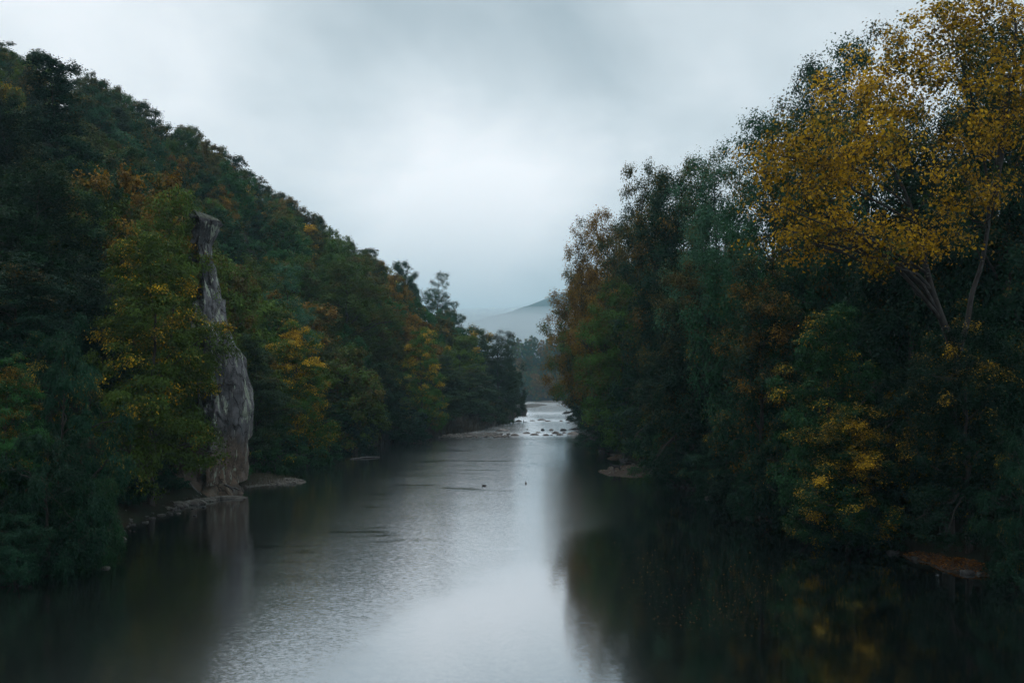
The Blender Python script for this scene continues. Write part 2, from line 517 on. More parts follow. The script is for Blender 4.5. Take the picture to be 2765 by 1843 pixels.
def grow(kind, seed, H, blobs, trunk_r, n_clump, rc, n_leaf, L, W, flat=0.8, droop=0.0, up=0.9, twigs=14, lean=(0, 0), stems=None,
         bark=None, first=0.2, n_prim=10, show_twigs=False, shell=0.45, aut_top=0.25, jit=0.16, limb=0.022):
    """one tree: trunk + limbs mesh, crown-of-leaves mesh.  blobs: crown lobes (cx,cy,cz,rx,ry,rz) in metres"""
    rng = np.random.default_rng(seed)
    blobs = np.array(blobs, float)
    vol = blobs[:, 3] * blobs[:, 4] * blobs[:, 5]
    cent, tries = [], 0
    dmin = rc * 0.85
    while len(cent) < n_clump and tries < n_clump * 60:
        tries += 1
        b = blobs[rng.choice(len(blobs), p=vol ** 0.7 / (vol ** 0.7).sum())]
        d = rng.normal(size=3); d /= np.linalg.norm(d)
        c = b[:3] + d * b[3:] * rng.uniform(shell, 1.0)
        if c[2] < H * 0.04 + 0.3:
            continue
        if all(np.sum((c - q) ** 2) > dmin ** 2 for q in cent):
            cent.append(c)
        elif tries % 12 == 0:
            dmin *= 0.97
    cent = np.array(cent)
    mid = (blobs[:, :3] * vol[:, None]).sum(0) / vol.sum()
    # trunk(s)
    top = np.array([lean[0], lean[1], H * 0.86])
    if stems is None:
        stems = [[(0, 0, -0.6), (lean[0] * 0.1 + rng.normal() * 0.1, lean[1] * 0.1, H * 0.25), (lean[0] * 0.4 + rng.normal() * 0.3, lean[1] * 0.4 + rng.normal() * 0.3, H * 0.55), tuple(top)]]
    paths, tr_pts, tr_rad = [], [], []
    for s in stems:
        s = np.array(s, float)
        tt = np.linspace(0, len(s) - 1, 16)
        P = np.stack([np.interp(tt, np.arange(len(s)), s[:, k]) for k in range(3)], 1)
        for _ in range(2):
            P[1:-1] = (P[:-2] + 2 * P[1:-1] + P[2:]) / 4
        P[1:-1] += rng.normal(size=(14, 3)) * trunk_r * 0.25 * [1, 1, 0]
        r = trunk_r * (1 - 0.93 * np.linspace(0, 1, 16) ** 0.9)
        r[0] *= 1.5
        paths.append((P, r)); tr_pts.append(P); tr_rad.append(r)
    TP, TR = np.concatenate(tr_pts), np.concatenate(tr_rad)
    # primary limbs reach far clumps, the rest fork from them
    order = np.argsort(-np.linalg.norm((cent - mid) * [1, 1, 0.7], axis=1) + rng.normal(size=len(cent)) * rc)
    LP, LR = TP.copy(), TR.copy()
    for q, ci in enumerate(order):
        c = cent[ci]
        prim = q < n_prim
        base, rad = (TP, TR) if prim else (LP, LR)
        dxy = np.linalg.norm(base[:, :2] - c[:2], axis=1)
        cost = np.linalg.norm(base - c, axis=1) + 1.2 * np.maximum(base[:, 2] - (c[2] - 0.45 * dxy), 0) + 100 * (base[:, 2] < H * first)
        k = int(np.argmin(cost))
        a = base[k]
        dist = np.linalg.norm(c - a)
        m = (a + c) / 2 + np.array([0, 0, 0.18 * dist]) + rng.normal(size=3) * 0.08 * dist
        P = bez(a, m, c, 8)
        P[1:-1] += rng.normal(size=(6, 3)) * 0.025 * dist
        r0 = min(rad[k] * 0.62, limb * dist + 0.03) if prim else min(rad[k] * 0.7, 0.014 * dist + 0.018)
        r = r0 * (1 - 0.75 * np.linspace(0, 1, 8))
        paths.append((P, r))
        if prim or dist > rc * 1.5:
            LP = np.concatenate([LP, P[2:]]); LR = np.concatenate([LR, r[2:]])
    # leaves
    allP, allN, allU, tone, aut = [], [], [], [], []
    zmin, zmax = cent[:, 2].min(), cent[:, 2].max() + 1e-3
    for c in cent:
        out_d = c - mid; out_d /= np.linalg.norm(out_d) + 1e-6
        td = rng.normal(size=(twigs, 3)) * [1, 1, 0.75] + out_d * 0.75 + [0, 0, 0.25]
        td /= np.linalg.norm(td, axis=1, keepdims=True)
        ln = rc * rng.uniform(0.55, 1.2, (twigs, 1))
        tip = c + td * ln * [1, 1, flat] - np.array([0, 0, 1.0]) * droop * ln * rng.uniform(0.6, 1.5, (twigs, 1))
        ti = rng.integers(0, twigs, n_leaf)
        u = rng.uniform(0.1, 1.0, (n_leaf, 1)) ** 0.7
        arc = -droop * rc * 0.9 * u * (u - 1) * 1.0
        p = c + (tip[ti] - c) * u + np.concatenate([np.zeros((n_leaf, 2)), arc], 1) + rng.normal(size=(n_leaf, 3)) * rc * jit * [1, 1, max(flat, 0.35)]
        nrm = np.array([0, 0, up * 0.7]) + rng.normal(size=(n_leaf, 3)) * 0.42 + out_d * 0.3 + (p - c) / rc * 0.7
        allP.append(p); allN.append(nrm)
        al = (tip[ti] - c) + rng.normal(size=(n_leaf, 3)) * rc * 0.35
        al[:, 2] -= (0.2 + droop) * rc
        allU.append(al)
        ct = rng.uniform(0.0, 1.0)
        tone.append(np.clip(0.45 * ct + 0.55 * rng.uniform(size=n_leaf) + rng.normal(size=n_leaf) * 0.08, 0, 1.15))
        hfrac = (c[2] - zmin) / (zmax - zmin)
        ca = 0.62 * rng.uniform() + aut_top * (1 - hfrac)
        aut.append(np.clip(ca + 0.10 + 0.30 * rng.uniform(size=n_leaf) - 0.26 * u[:, 0], 0.02, 1))
        if show_twigs:
            for q in range(min(5, twigs)):
                paths.append((bez(c, (c + tip[q]) / 2 + [0, 0, 0.1 * rc], tip[q], 4), np.array([0.016, 0.012, 0.008, 0.004])))
    P = np.concatenate(allP)
    cm = leaves_mesh(kind + '_crown', P, np.concatenate(allN), L, W, np.concatenate(tone), np.concatenate(aut), rng, np.concatenate(allU))
    V, F = tubes(paths, 6)
    tm = mesh_np(kind + '_trunk', V, F, bark or M_BARK, True)
    ext = max(np.percentile(np.abs(P[:, 0] - lean[0] * 0.5), 97), np.percentile(np.abs(P[:, 1] - lean[1] * 0.5), 97))
    return dict(trunk=tm, crown=cm, H=float(np.percentile(P[:, 2], 99.7)), W=2 * float(ext), name=kind)


def lobes(rng, n, H, rad, z0, z1, rr=(0.45, 0.7), spread=0.62):
    """n crown lobes between heights z0..z1 (fractions) within radius rad"""
    out = [(0, 0, H * (z0 + z1) / 2, rad * 0.6, rad * 0.6, H * (z1 - z0) * 0.48)]
    for i in range(n):
        a = i * 2.4 + rng.uniform(0, 1)
        f = (i + 0.5) / n
        z = H * (z0 + (z1 - z0) * f)
        prof = math.sin(math.pi * min(1, 0.25 + 0.75 * f) ** 0.8) ** 0.7 + 0.12
        q = rad * spread * prof * rng.uniform(0.7, 1.1)
        r = rad * rng.uniform(*rr) * (0.6 + 0.4 * prof)
        out.append((q * math.cos(a), q * math.sin(a), z, r, r, r * rng.uniform(0.7, 0.95)))
    return out


rg = np.random.default_rng(11)
PROTO = {}
# hill trees, seen from 100 m and more: leaves stand for sprays of leaves
for i, (n, rad, z0, z1) in enumerate([(7, 5.6, 0.26, 0.86), (8, 5.2, 0.2, 0.85), (6, 6.0, 0.28, 0.84), (8, 4.8, 0.18, 0.88), (7, 5.4, 0.24, 0.86)]):
    PROTO['hill%d' % i] = grow('oak_tree', 100 + i, 16, lobes(rg, n, 16, rad, z0, z1, (0.5, 0.72), 0.55), 0.28, 100, 1.25, 230, 0.32, 0.24, flat=0.95, n_prim=8, jit=0.2, shell=0.72)
# tall bank trees
for i, (n, rad) in enumerate([(12, 6.6), (11, 6.0), (13, 7.2)]):
    PROTO['bank%d' % i] = grow('alder_tree', 200 + i, 26, lobes(rg, n, 26, rad, 0.14, 0.9, (0.48, 0.7), 0.56), 0.42, 240, 1.35, 290, 0.21, 0.155, flat=0.95, n_prim=16, jit=0.2, shell=0.68)
for i in range(2):
    lb = [(q[0] - 0.3 - 0.15 * min(q[2], 14) + rg.uniform(-1, 1), q[1], q[2] * 0.92, q[3], q[4], q[5]) for q in lobes(rg, 13, 26, 6.0, 0.30, 0.95, (0.4, 0.6))] + [(2.5, 0, 6, 3.2, 4, 4), (1.0, 3, 4, 3, 3, 3)]
    PROTO['lean%d' % i] = grow('alder_tree', 260 + i, 26, lb, 0.42, 220, 1.35, 280, 0.21, 0.155, flat=0.95, n_prim=16, jit=0.2, lean=(-4.5, 0), shell=0.65)
PROTO['sparse'] = grow('poplar_tree', 231, 26, lobes(rg, 12, 26, 6.0, 0.22, 0.95, (0.35, 0.55), 0.75), 0.4, 130, 1.3, 210, 0.21, 0.16, flat=0.8, n_prim=14, show_twigs=True, jit=0.2)
# willows and shore shrubs with narrow leaves on arching twigs
for i, (n, rad, h) in enumerate([(9, 5.4, 11.0), (8, 4.6, 8.0)]):
    PROTO['willow%d' % i] = grow('willow', 300 + i, h, lobes(rg, n, h, rad, 0.1, 0.92, (0.4, 0.6)), 0.2, 80, 1.15, 620, 0.22, 0.065, flat=0.9, droop=0.4, up=0.6, n_prim=12,
                                 first=0.04, jit=0.11, twigs=20)
# layered beeches
for i, (n, rad) in enumerate([(12, 5.2), (11, 5.8)]):
    PROTO['beech%d' % i] = grow('beech_tree', 400 + i, 19, lobes(rg, n, 19, rad, 0.12, 0.92, (0.4, 0.6)), 0.32, 230, 1.25, 250, 0.19, 0.14, flat=0.55, droop=0.25, up=1.0, n_prim=16,
                                 first=0.1, jit=0.2, twigs=14)
# narrow crown with upright sprays
PROTO['spire'] = grow('hornbeam_tree', 451, 26, [(0, 0, 8, 4.4, 4.4, 6), (0.5, 0, 14, 3.6, 3.6, 5), (-0.4, 0, 19, 2.4, 2.4, 4.5), (-1.2, 0, 24, 0.8, 0.8, 2.6), (1.3, 0.2, 23, 0.9, 0.9, 2.4), (0.2, 0, 22, 1.2, 1.2, 3)],
                      0.4, 110, 1.3, 330, 0.25, 0.18, flat=0.8, n_prim=14, jit=0.2)
for i in range(2):
    PROTO['bush%d' % i] = grow('shrub', 500 + i, 3.6, lobes(rg, 7, 3.6, 2.5, 0.1, 0.85, (0.4, 0.6)), 0.07, 40, 0.62, 300, 0.15, 0.08, flat=0.8, droop=0.25, n_prim=9, first=0.02, jit=0.16)


def birch():
    """the big yellowing tree on the right bank; built standing at its own root, leaning out over the river"""
    b = [(-5.2, -1, 18.5, 3.6, 3.4, 2.8), (-3.0, 0, 21.5, 3.4, 3.2, 2.4), (-6.6, -1, 15.3, 2.6, 2.6, 2.0), (-1.0, 0, 23.5, 3.0, 3.0, 2.2), (1.0, 0, 25.5, 2.6, 2.6, 2.2),
         (-3.0, -1.5, 14.6, 2.2, 2.2, 1.4), (1.6, -0.5, 20.5, 3.0, 2.6, 2.6), (-7.4, -1, 18.6, 2.0, 2.0, 1.6), (0.2, -1, 16.5, 2.6, 2.2, 2.2), (3.8, 0, 23, 2.4, 2.4, 2.2)]
    stems = [[(0, 0, -0.5), (0.2, 0, 5), (0.4, 0, 9.5), (1.5, 0, 12.5), (2.0, 0, 17), (1.2, 0.2, 21), (0.2, 0, 25)],
             [(0.4, 0, 9.2), (-0.9, -0.2, 12.0), (-1.3, -0.3, 15), (-2.6, -0.4, 18), (-4.0, -0.4, 20.5)],
             [(2.0, 0, 16.5), (2.6, 0.2, 20), (3.2, 0.3, 24), (3.0, 0.2, 27)]]
    return grow('birch_tree', 77, 27, b, 0.20, 330, 0.92, 76, 0.165, 0.12, flat=0.85, up=0.35, droop=0.3, n_prim=20, stems=stems, bark=M_BIRCH, first=0.36, show_twigs=True, shell=0.15,
                aut_top=0.0, jit=0.25, limb=0.009)


PROTO['birch'] = birch()


def bare_tree_mesh(seed, H):
    rnd = random.Random(seed)
    paths = []

    def rec(p, d, ln, r, lev):
        n = 5
        P = [p]
        for i in range(n):
            d = (d + Vector((rnd.gauss(0, .12), rnd.gauss(0, .12), rnd.gauss(0.03, .08)))).normalized()
            P.append(P[-1] + d * ln / n)
        paths.append((np.array(P), r * (1 - 0.6 * np.linspace(0, 1, n + 1))))
        if lev == 0:
            return
        for k in range(5 if lev > 1 else 4):
            q = P[rnd.randint(2, n)]
            a = rnd.uniform(0, 6.28)
            side = Vector((math.cos(a), math.sin(a), rnd.uniform(0.1, 0.7)))
            rec(q, (d * 0.75 + side * 0.85).normalized(), ln * rnd.uniform(0.42, 0.66), r * 0.42, lev - 1)
    rec(Vector((0, 0, -0.5)), Vector((0, 0, 1)), H * 0.55, 0.2, 4)
    paths = [(P, np.maximum(r, 0.04)) for P, r in paths]
    V, F = tubes(paths, 5)
    return mesh_np('bare_tree', V, F, M_GREYBARK, True)


# leaf colours (albedo); the two darkest greens have near-bank shade put in
COL = dict(shaded_teal=(0.014, 0.049, 0.026), dark=(0.018, 0.063, 0.023), deep=(0.009, 0.035, 0.018), green=(0.027, 0.094, 0.027), teal=(0.028, 0.092, 0.044), silver=(0.047, 0.125, 0.070),
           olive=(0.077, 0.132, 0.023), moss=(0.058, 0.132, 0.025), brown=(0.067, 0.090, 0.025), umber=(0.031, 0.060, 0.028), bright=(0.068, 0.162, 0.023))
ALLTREES = []


def plant(kind, x, y, h, w, color, autumn, leafkind, label, cat='tree', group=None, rot=None, name=None, z=None):
    p = PROTO[kind]
    rr = random.Random(int(x * 131 + y * 977))
    root = obj(name or p['name'], None, loc=(x, y, gz(x, y) - 0.1 if z is None else z))
    root.empty_display_size = 0.2
    sz = h / p['H']
    sx = w / p['W']
    sx = min(max(sx, sz * 0.62), sz * 1.6)
    root.scale = (sx, sx, sz)
    root.rotation_euler = (0, 0, rr.uniform(0, 6.28) if rot is None else rot)
    obj('trunk', p['trunk'], root)
    c = obj('crown', p['crown'], root)
    j = rr.uniform(0.75, 1.35)
    col = COL[color]
    c.color = (col[0] * j, col[1] * j, col[2] * j, autumn if autumn > 0.6 else autumn * 0.72)
    c.material_slots[0].link = 'OBJECT'
    c.material_slots[0].material = LEAF[leafkind]
    tag(root, label, cat, group)
    ALLTREES.append((root, x, y, h, w))
    return root


def plant_px(kind, px, top, Y, wpx, color, autumn, leafkind, label, cat='tree', group=None, rot=None, name=None, z=None):
    """crown centre column, crown top row (photo pixels) and distance"""
    x = (px - CX) / F_PX * Y
    zt = H_CAM - (top - HY) / F_PX * Y
    if kind.startswith('lean'):
        x = float(np.interp(Y, XR[:, 0], XR[:, 1])) + 1.2
        rot = 0.0
    zb = gz(x, Y) if z is None else z
    return plant(kind, x, Y, max(zt - zb, 1.2), wpx / F_PX * Y, color, autumn, leafkind, label, cat, group, rot, name, z)


GL, GR = 'trees on the left bank', 'trees on the right bank'
LEFT = [
    ('willow0', 165, 850, 57, 340, 'shaded_teal', .08, 'yellow', 'tall grey-green willow at the left edge, arching over the shore rocks', 'tree'),
    ('willow1', 130, 1170, 49, 330, 'shaded_teal', .04, 'red', 'lower left willow thicket trailing its twigs into the water', 'tree'),
    ('willow1', 250, 1290, 51, 190, 'dark', .03, 'rust', 'low dark willow bush at the water line in the lower left', 'shrub'),
    ('beech1', 20, 960, 51, 210, 'green', .30, 'orange', 'small green tree with orange lower leaves at the far left edge', 'tree'),
    ('beech0', 405, 640, 73, 350, 'olive', .24, 'yellow', 'layered olive-yellow beech leaning in front of the rock pinnacle', 'tree'),
    ('bank0', 105, 440, 88, 380, 'dark', .06, 'rust', 'broad dark green tree below the spire tree at the left edge', 'tree'),
    ('hill1', 255, 470, 97, 230, 'olive', .50, 'orange', 'rounded tree with orange-tipped top left of the pinnacle summit', 'tree'),
    ('hill2', 430, 470, 102, 240, 'brown', .45, 'orange', 'brownish crooked tree hanging over the summit of the rock pinnacle', 'tree'),
    ('spire', 140, 150, 118, 230, 'deep', .10, 'rust', 'tall dark tree with a pointed twin top standing against the sky on the left', 'tree'),
    ('bank1', 0, 270, 105, 260, 'deep', .12, 'rust', 'dark tree at the left edge beside the pointed tall tree', 'tree'),
    ('bank2', 235, 700, 80, 300, 'deep', .08, 'rust', 'very dark tree behind the layered beech left of the pinnacle', 'tree'),
    ('beech1', 40, 690, 70, 300, 'deep', .08, 'orange', 'dark layered tree above the grey-green willow at the left edge', 'tree'),
    ('hill3', 470, 880, 93, 150, 'dark', .12, 'rust', 'dark tree tucked against the left flank of the rock pinnacle', 'tree'),
    ('beech0', 458, 520, 86, 150, 'olive', .30, 'orange', 'slim olive tree hugging the left side of the pinnacle head', 'tree'),
    ('hill0', 615, 700, 112, 190, 'olive', .45, 'rust', 'olive-rust tree immediately right of the upper rock pinnacle', 'tree'),
    ('beech0', 690, 905, 108, 190, 'umber', .25, 'rust', 'brown-green tree between the pinnacle and the bright yellow tree', 'tree'),
    ('sparse', 770, 715, 148, 190, 'silver', .05, 'yellow', 'silvery green poplar above the bright yellow layered tree', 'tree'),
    ('beech1', 800, 868, 118, 190, 'bright', .44, 'yellow', 'bright yellow and green layered tree on the left shore', 'tree'),
    ('hill4', 935, 935, 142, 200, 'olive', .52, 'rust', 'olive-brown tree on the shore right of the yellow layered tree', 'tree'),
    ('bank2', 930, 700, 180, 270, 'olive', .42, 'rust', 'large olive-brown tree in the middle of the left slope', 'tree'),
    ('hill1', 1040, 775, 215, 130, 'olive', .75, 'orange', 'vivid orange tree half way along the left slope', 'tree'),
    ('hill2', 1110, 850, 205, 170, 'brown', .62, 'orange', 'russet tree below the vivid orange tree', 'tree'),
    ('beech0', 1140, 885, 185, 130, 'moss', .40, 'yellow', 'yellow-green tree with flat sprays in front of the russet tree', 'tree'),
    ('sparse', 1185, 735, 290, 110, 'silver', .25, 'rust', 'tall ragged grey-green tree breaking the left skyline beside the bare tree', 'tree'),
    ('hill3', 1090, 708, 335, 90, 'dark', .08, 'rust', 'dark round-topped tree on the left skyline, left of the ragged tree', 'tree'),
    ('hill0', 1275, 880, 270, 140, 'green', .30, 'yellow', 'green tree just below the bare tree', 'tree'),
    ('bank0', 1345, 895, 262, 140, 'umber', .15, 'rust', 'dark brown-green tree at the end of the left bank', 'tree'),
    ('hill4', 1385, 985, 275, 70, 'umber', .2, 'rust', 'last small tree of the left bank, standing against the misty wood', 'tree'),
    ('beech0', 1180, 960, 200, 190, 'umber', .18, 'rust', 'dark layered tree on the shore below the russet tree', 'tree'),
    ('beech1', 1270, 985, 225, 170, 'umber', .2, 'rust', 'dusky layered tree on the shore before the end of the left bank', 'tree'),
    ('bank1', 1030, 980, 165, 210, 'dark', .2, 'rust', 'dark green tree on the left shore behind the reed bed', 'tree'),
    ('beech1', 890, 1060, 140, 180, 'dark', .15, 'rust', 'low dark layered tree at the left water line', 'tree'),
    ('bush0', 740, 1145, 108, 190, 'green', .08, 'yellow', 'low green shrub on the shore right of the pinnacle', 'shrub'),
    ('bush1', 815, 1170, 116, 170, 'dark', .05, 'yellow', 'dark shrub at the water line right of the low green one', 'shrub'),
    ('bush0', 960, 1120, 140, 150, 'deep', .1, 'rust', 'dark shrub under the olive-brown shore tree', 'shrub'),
    ('bush1', 1090, 1100, 168, 150, 'deep', .1, 'rust', 'dark shrub at the left water line near the reed bed', 'shrub'),
    ('bush0', 1330, 1075, 245, 110, 'umber', .25, 'rust', 'brown shrub at the end of the left bank by the rapids', 'shrub'),
    ('bush1', 640, 1235, 93, 80, 'green', .08, 'yellow', 'small green bush at the right foot of the pinnacle', 'shrub'),
    ('bush0', 430, 1215, 78, 120, 'deep', .06, 'yellow', 'dark bush on the bank left of the pinnacle foot', 'shrub'),
    ('willow1', 40, 1380, 46.5, 220, 'shaded_teal', .05, 'rust', 'willow bush dipping into the water in the lower left corner', 'shrub'),
    ('bush0', 385, 1300, 75, 130, 'deep', .05, 'rust', 'dark bush on the mud slope above the shore blocks', 'shrub'),
    ('bush0', 470, 1290, 80, 90, 'deep', .05, 'rust', 'small dark bush just left of the pinnacle foot', 'shrub'),
    ('bush1', 350, 1270, 70, 130, 'deep', .05, 'rust', 'dark bush over the shore ledges left of the pinnacle', 'shrub'),
]
RIGHT = [
    ('bank1', 2720, 110, 60, 420, 'shaded_teal', .18, 'orange', 'dark teal tree filling the right edge behind the yellow birch', 'tree'),
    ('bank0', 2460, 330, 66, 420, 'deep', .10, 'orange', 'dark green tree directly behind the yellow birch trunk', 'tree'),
    ('bank2', 2330, 90, 78, 330, 'teal', .25, 'orange', 'tall blue-green tree showing above the yellow birch crown', 'tree'),
    ('bank2', 2080, 290, 82, 330, 'teal', .22, 'orange', 'tall grey-green tree left of the yellow birch', 'tree'),
    ('bank0', 1930, 415, 98, 300, 'silver', .20, 'rust', 'blue-green tree with rusty patches in the middle of the right bank', 'tree'),
    ('bank1', 1800, 470, 118, 250, 'shaded_teal', .30, 'orange', 'grey-green tree with thin top on the right skyline', 'tree'),
    ('sparse', 1735, 440, 136, 200, 'umber', .60, 'rust', 'thin brown-topped tree on the right skyline', 'tree'),
    ('sparse', 1640, 570, 152, 210, 'umber', .72, 'orange', 'open coppery tree whose twigs show against the sky', 'tree'),
    ('lean1', 1590, 600, 172, 200, 'umber', .62, 'orange', 'orange-tipped tree at the left end of the right bank skyline', 'tree'),
    ('lean0', 1575, 720, 186, 230, 'moss', .62, 'orange', 'golden tree leaning over the rapids from the right bank', 'tree'),
    ('lean1', 1555, 860, 178, 220, 'moss', .55, 'orange', 'low golden-green boughs reaching over the water above the rapids', 'tree'),
    ('bank2', 1690, 760, 128, 260, 'moss', .34, 'rust', 'moss-green tree below the coppery tree', 'tree'),
    ('bank0', 1870, 720, 92, 290, 'deep', .42, 'rust', 'dark green tree with rusty tips in the middle of the right bank', 'tree'),
    ('bank1', 2060, 700, 70, 260, 'deep', .40, 'orange', 'dark tree with orange leaf sprays left of the birch trunk', 'tree'),
    ('beech0', 2230, 830, 60, 300, 'dark', .18, 'yellow', 'dark layered tree below the yellow birch crown', 'tree'),
    ('bank2', 2640, 820, 56, 340, 'deep', .12, 'yellow', 'dark green tree in the lower right behind the leaf-strewn bank', 'tree'),
    ('bank0', 1780, 960, 108, 200, 'deep', .18, 'rust', 'dark tree behind the willows above the sandbar', 'tree'),
    ('beech1', 1660, 985, 140, 170, 'deep', .30, 'orange', 'dark shore tree between the sandbar and the rapids', 'tree'),
    ('willow0', 1830, 1050, 97, 260, 'dark', .08, 'yellow', 'green willow on the right shore behind the sandbar', 'tree'),
    ('willow1', 1765, 1145, 117, 130, 'bright', .06, 'yellow', 'bright green willow bush beside the sandbar with the dog', 'shrub'),
    ('willow1', 1650, 1120, 140, 120, 'dark', .10, 'rust', 'dark willow bush at the water line towards the rapids', 'shrub'),
    ('willow0', 1960, 1120, 80, 260, 'shaded_teal', .06, 'yellow', 'grey-green willow trailing into the water in the middle of the right bank', 'tree'),
    ('bank1', 2290, 1095, 56, 270, 'dark', .44, 'yellow', 'low spray of yellow leaves over dark water on the right bank', 'tree'),
    ('willow1', 2110, 1190, 66, 240, 'shaded_teal', .08, 'yellow', 'willow bush above the fallen branches on the right shore', 'shrub'),
    ('willow0', 2755, 1130, 47, 210, 'shaded_teal', .05, 'yellow', 'grey-green willow at the right edge beside the leaf-strewn bank', 'tree'),
    ('beech1', 2540, 1150, 56, 300, 'deep', .26, 'yellow', 'dark low tree with a few yellow leaves over the leaf-strewn bank', 'tree'),
    ('bush0', 2350, 1330, 56, 220, 'deep', .10, 'yellow', 'dark shrub at the right water line under the yellow spray', 'shrub'),
    ('bush1', 2740, 1480, 45, 130, 'shaded_teal', .10, 'yellow', 'small bush overhanging the water in the lower right corner', 'shrub'),
    ('bush1', 1980, 1270, 74, 150, 'deep', .10, 'rust', 'dark shrub at the water line left of the fallen branches', 'shrub'),
    ('bank1', 1765, 500, 150, 230, 'umber', .45, 'rust', 'brownish tree filling the right skyline behind the thin-topped trees', 'tree'),
    ('bank2', 1695, 585, 164, 210, 'umber', .5, 'orange', 'coppery brown tree behind the open coppery tree on the right skyline', 'tree'),
    ('bank0', 1850, 445, 126, 240, 'teal', .25, 'rust', 'rounded blue-green tree on the right skyline left of the tall grey-green one', 'tree'),
    ('bank2', 2615, 870, 51, 330, 'deep', .16, 'yellow', 'dark green tree hiding the foot of the birch trunk', 'tree'),
    ('bank0', 2690, 40, 70, 420, 'shaded_teal', .20, 'orange', 'tall blue-green tree behind the birch top in the upper right corner', 'tree'),
    ('bank1', 2200, 170, 90, 300, 'shaded_teal', .20, 'rust', 'blue-green tree showing behind the left part of the birch crown', 'tree'),
    ('willow0', 2450, 960, 58, 300, 'deep', .10, 'yellow', 'dark willow in front of the birch trunk above the leaf-strewn bank', 'tree'),
    ('willow0', 2190, 1040, 62, 260, 'deep', .10, 'yellow', 'dark willow left of the yellow spray on the right bank', 'tree'),
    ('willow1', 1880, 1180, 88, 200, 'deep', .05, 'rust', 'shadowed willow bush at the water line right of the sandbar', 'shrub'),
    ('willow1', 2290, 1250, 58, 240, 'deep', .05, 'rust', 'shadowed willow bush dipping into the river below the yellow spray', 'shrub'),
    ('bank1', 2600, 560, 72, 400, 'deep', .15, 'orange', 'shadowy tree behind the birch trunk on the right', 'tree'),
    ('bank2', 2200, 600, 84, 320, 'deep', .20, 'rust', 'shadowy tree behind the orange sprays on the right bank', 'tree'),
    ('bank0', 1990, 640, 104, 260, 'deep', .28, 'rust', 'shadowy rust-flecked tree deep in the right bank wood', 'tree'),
]
for t in LEFT:
    plant_px(*t[:9], cat=t[9], group=GL if t[9] == 'tree' else 'shrubs on the left bank')
for t in RIGHT:
    plant_px(*t[:9], cat=t[9], group=GR if t[9] == 'tree' else 'shrubs on the right bank')

bx = (2560 - CX) / F_PX * 53
big_birch = plant('birch', bx, 53, 30.0, PROTO['birch']['W'] * 30.0 / PROTO['birch']['H'] * 1.08, 'moss', .601, 'yellow', 'big yellow-leaved birch with forked pale trunk at the upper right', 'tree', GR, rot=0.0)

for ch in big_birch.children:
    if ch.name.startswith('crown'):
        ch.color = (0.034, 0.070, 0.022, 0.53)

bt = obj('bare_tree', bare_tree_mesh(5, 19), loc=(at(1243, 900, 300).x, 300, 0))
bt.location.z = at(1243, 905, 300).z - 4.5
tag(bt, 'leafless grey tree on the left skyline above the end of the bank', 'tree', GL)


# ------------------------------------------------------------------ the wooded hillside, tree by tree
SKYL = np.array([(-200, 100), (0, 132), (130, 160), (240, 185), (330, 238), (420, 290), (520, 345), (620, 412), (700, 482), (830, 560), (900, 622), (980, 682), (1060, 715),
                 (1120, 745), (1200, 800), (1290, 880), (1370, 905), (1400, 1000), (1420, 1060)], float)


def hillside():
    rnd = random.Random(21)
    cand = []
    Y = 108.0
    while Y < 480:
        step = 7.6 + Y * 0.010
        d = 7 + rnd.uniform(0, 6)
        while d < 165:
            y = Y + rnd.uniform(-.42, .42) * step
            x = np.interp(y, XL[:, 0], XL[:, 1]) - d - rnd.uniform(-.3, .3) * step
            cand.append((x, y, d))
            d += step * rnd.uniform(0.85, 1.2)
        Y += step
    # nearest first; skip trees over the skyline, out of frame, on top of the hand-placed ones, or hidden
    W_, H_ = 280, 190
    cover = np.zeros((H_, W_), bool)
    yy, xx = np.mgrid[0:H_, 0:W_]
    own = [(r.location.x, r.location.y, w) for r, _, _, h, w in ALLTREES]

    def stamp(px, top, bot, w, test=False):
        cxp, cyp, rx, ry = px / 10, (top + bot) / 20, w / 20, max((bot - top) / 20, 0.5)
        mk = ((xx - cxp) / (rx * 0.9)) ** 2 + ((yy - cyp) / (ry * 0.95)) ** 2 < 1
        if test:
            return int((mk & ~cover).sum())
        cover[mk] = True
    todo = [(y, x, None) for x, y, d in cand] + [(y, x, (h, w)) for _, x, y, h, w in ALLTREES]
    todo.sort(key=lambda q: q[0])
    out = []
    for y, x, own_ in todo:
        px = CX + x / y * F_PX
        zb = gz(x, y)
        if own_:
            h, w = own_
            stamp(px, HY - (zb + h - H_CAM) / y * F_PX, HY - (zb + h * .2 - H_CAM) / y * F_PX, w / y * F_PX)
            continue
        if px < -120 or px > 1400:
            continue
        if any((x - a) ** 2 + (y - b) ** 2 < (0.33 * w) ** 2 for a, b, w in own):
            continue
        h = rnd.uniform(10.5, 17)
        w = h * rnd.uniform(0.58, 0.82)
        lim = np.interp(px, SKYL[:, 0], SKYL[:, 1]) + rnd.uniform(-14, 18)
        hmax = H_CAM + (HY - lim) / F_PX * y - zb
        if hmax < 7.5:
            continue
        h = min(h, hmax)
        w = max(w, 6.5)
        top = HY - (zb + h - H_CAM) / y * F_PX
        bot = HY - (zb + h * .15 - H_CAM) / y * F_PX
        if stamp(px, top, bot, w / y * F_PX, True) < 4:
            continue
        stamp(px, top, bot, w / y * F_PX)
        out.append((px, top, x, y, h, w, lim))
    return out


def colour_word(c, a, k):
    if a > 0.55:
        return {'orange': 'orange', 'rust': 'rust-brown', 'yellow': 'yellow'}[k]
    base = dict(dark='dark green', deep='blackish green', green='green', teal='blue-green', silver='grey-green', olive='olive', moss='moss-green', brown='brownish', umber='dusky brown')[c]
    if a > 0.36:
        return base + ' and ' + {'orange': 'orange', 'rust': 'russet', 'yellow': 'yellow'}[k]
    return base


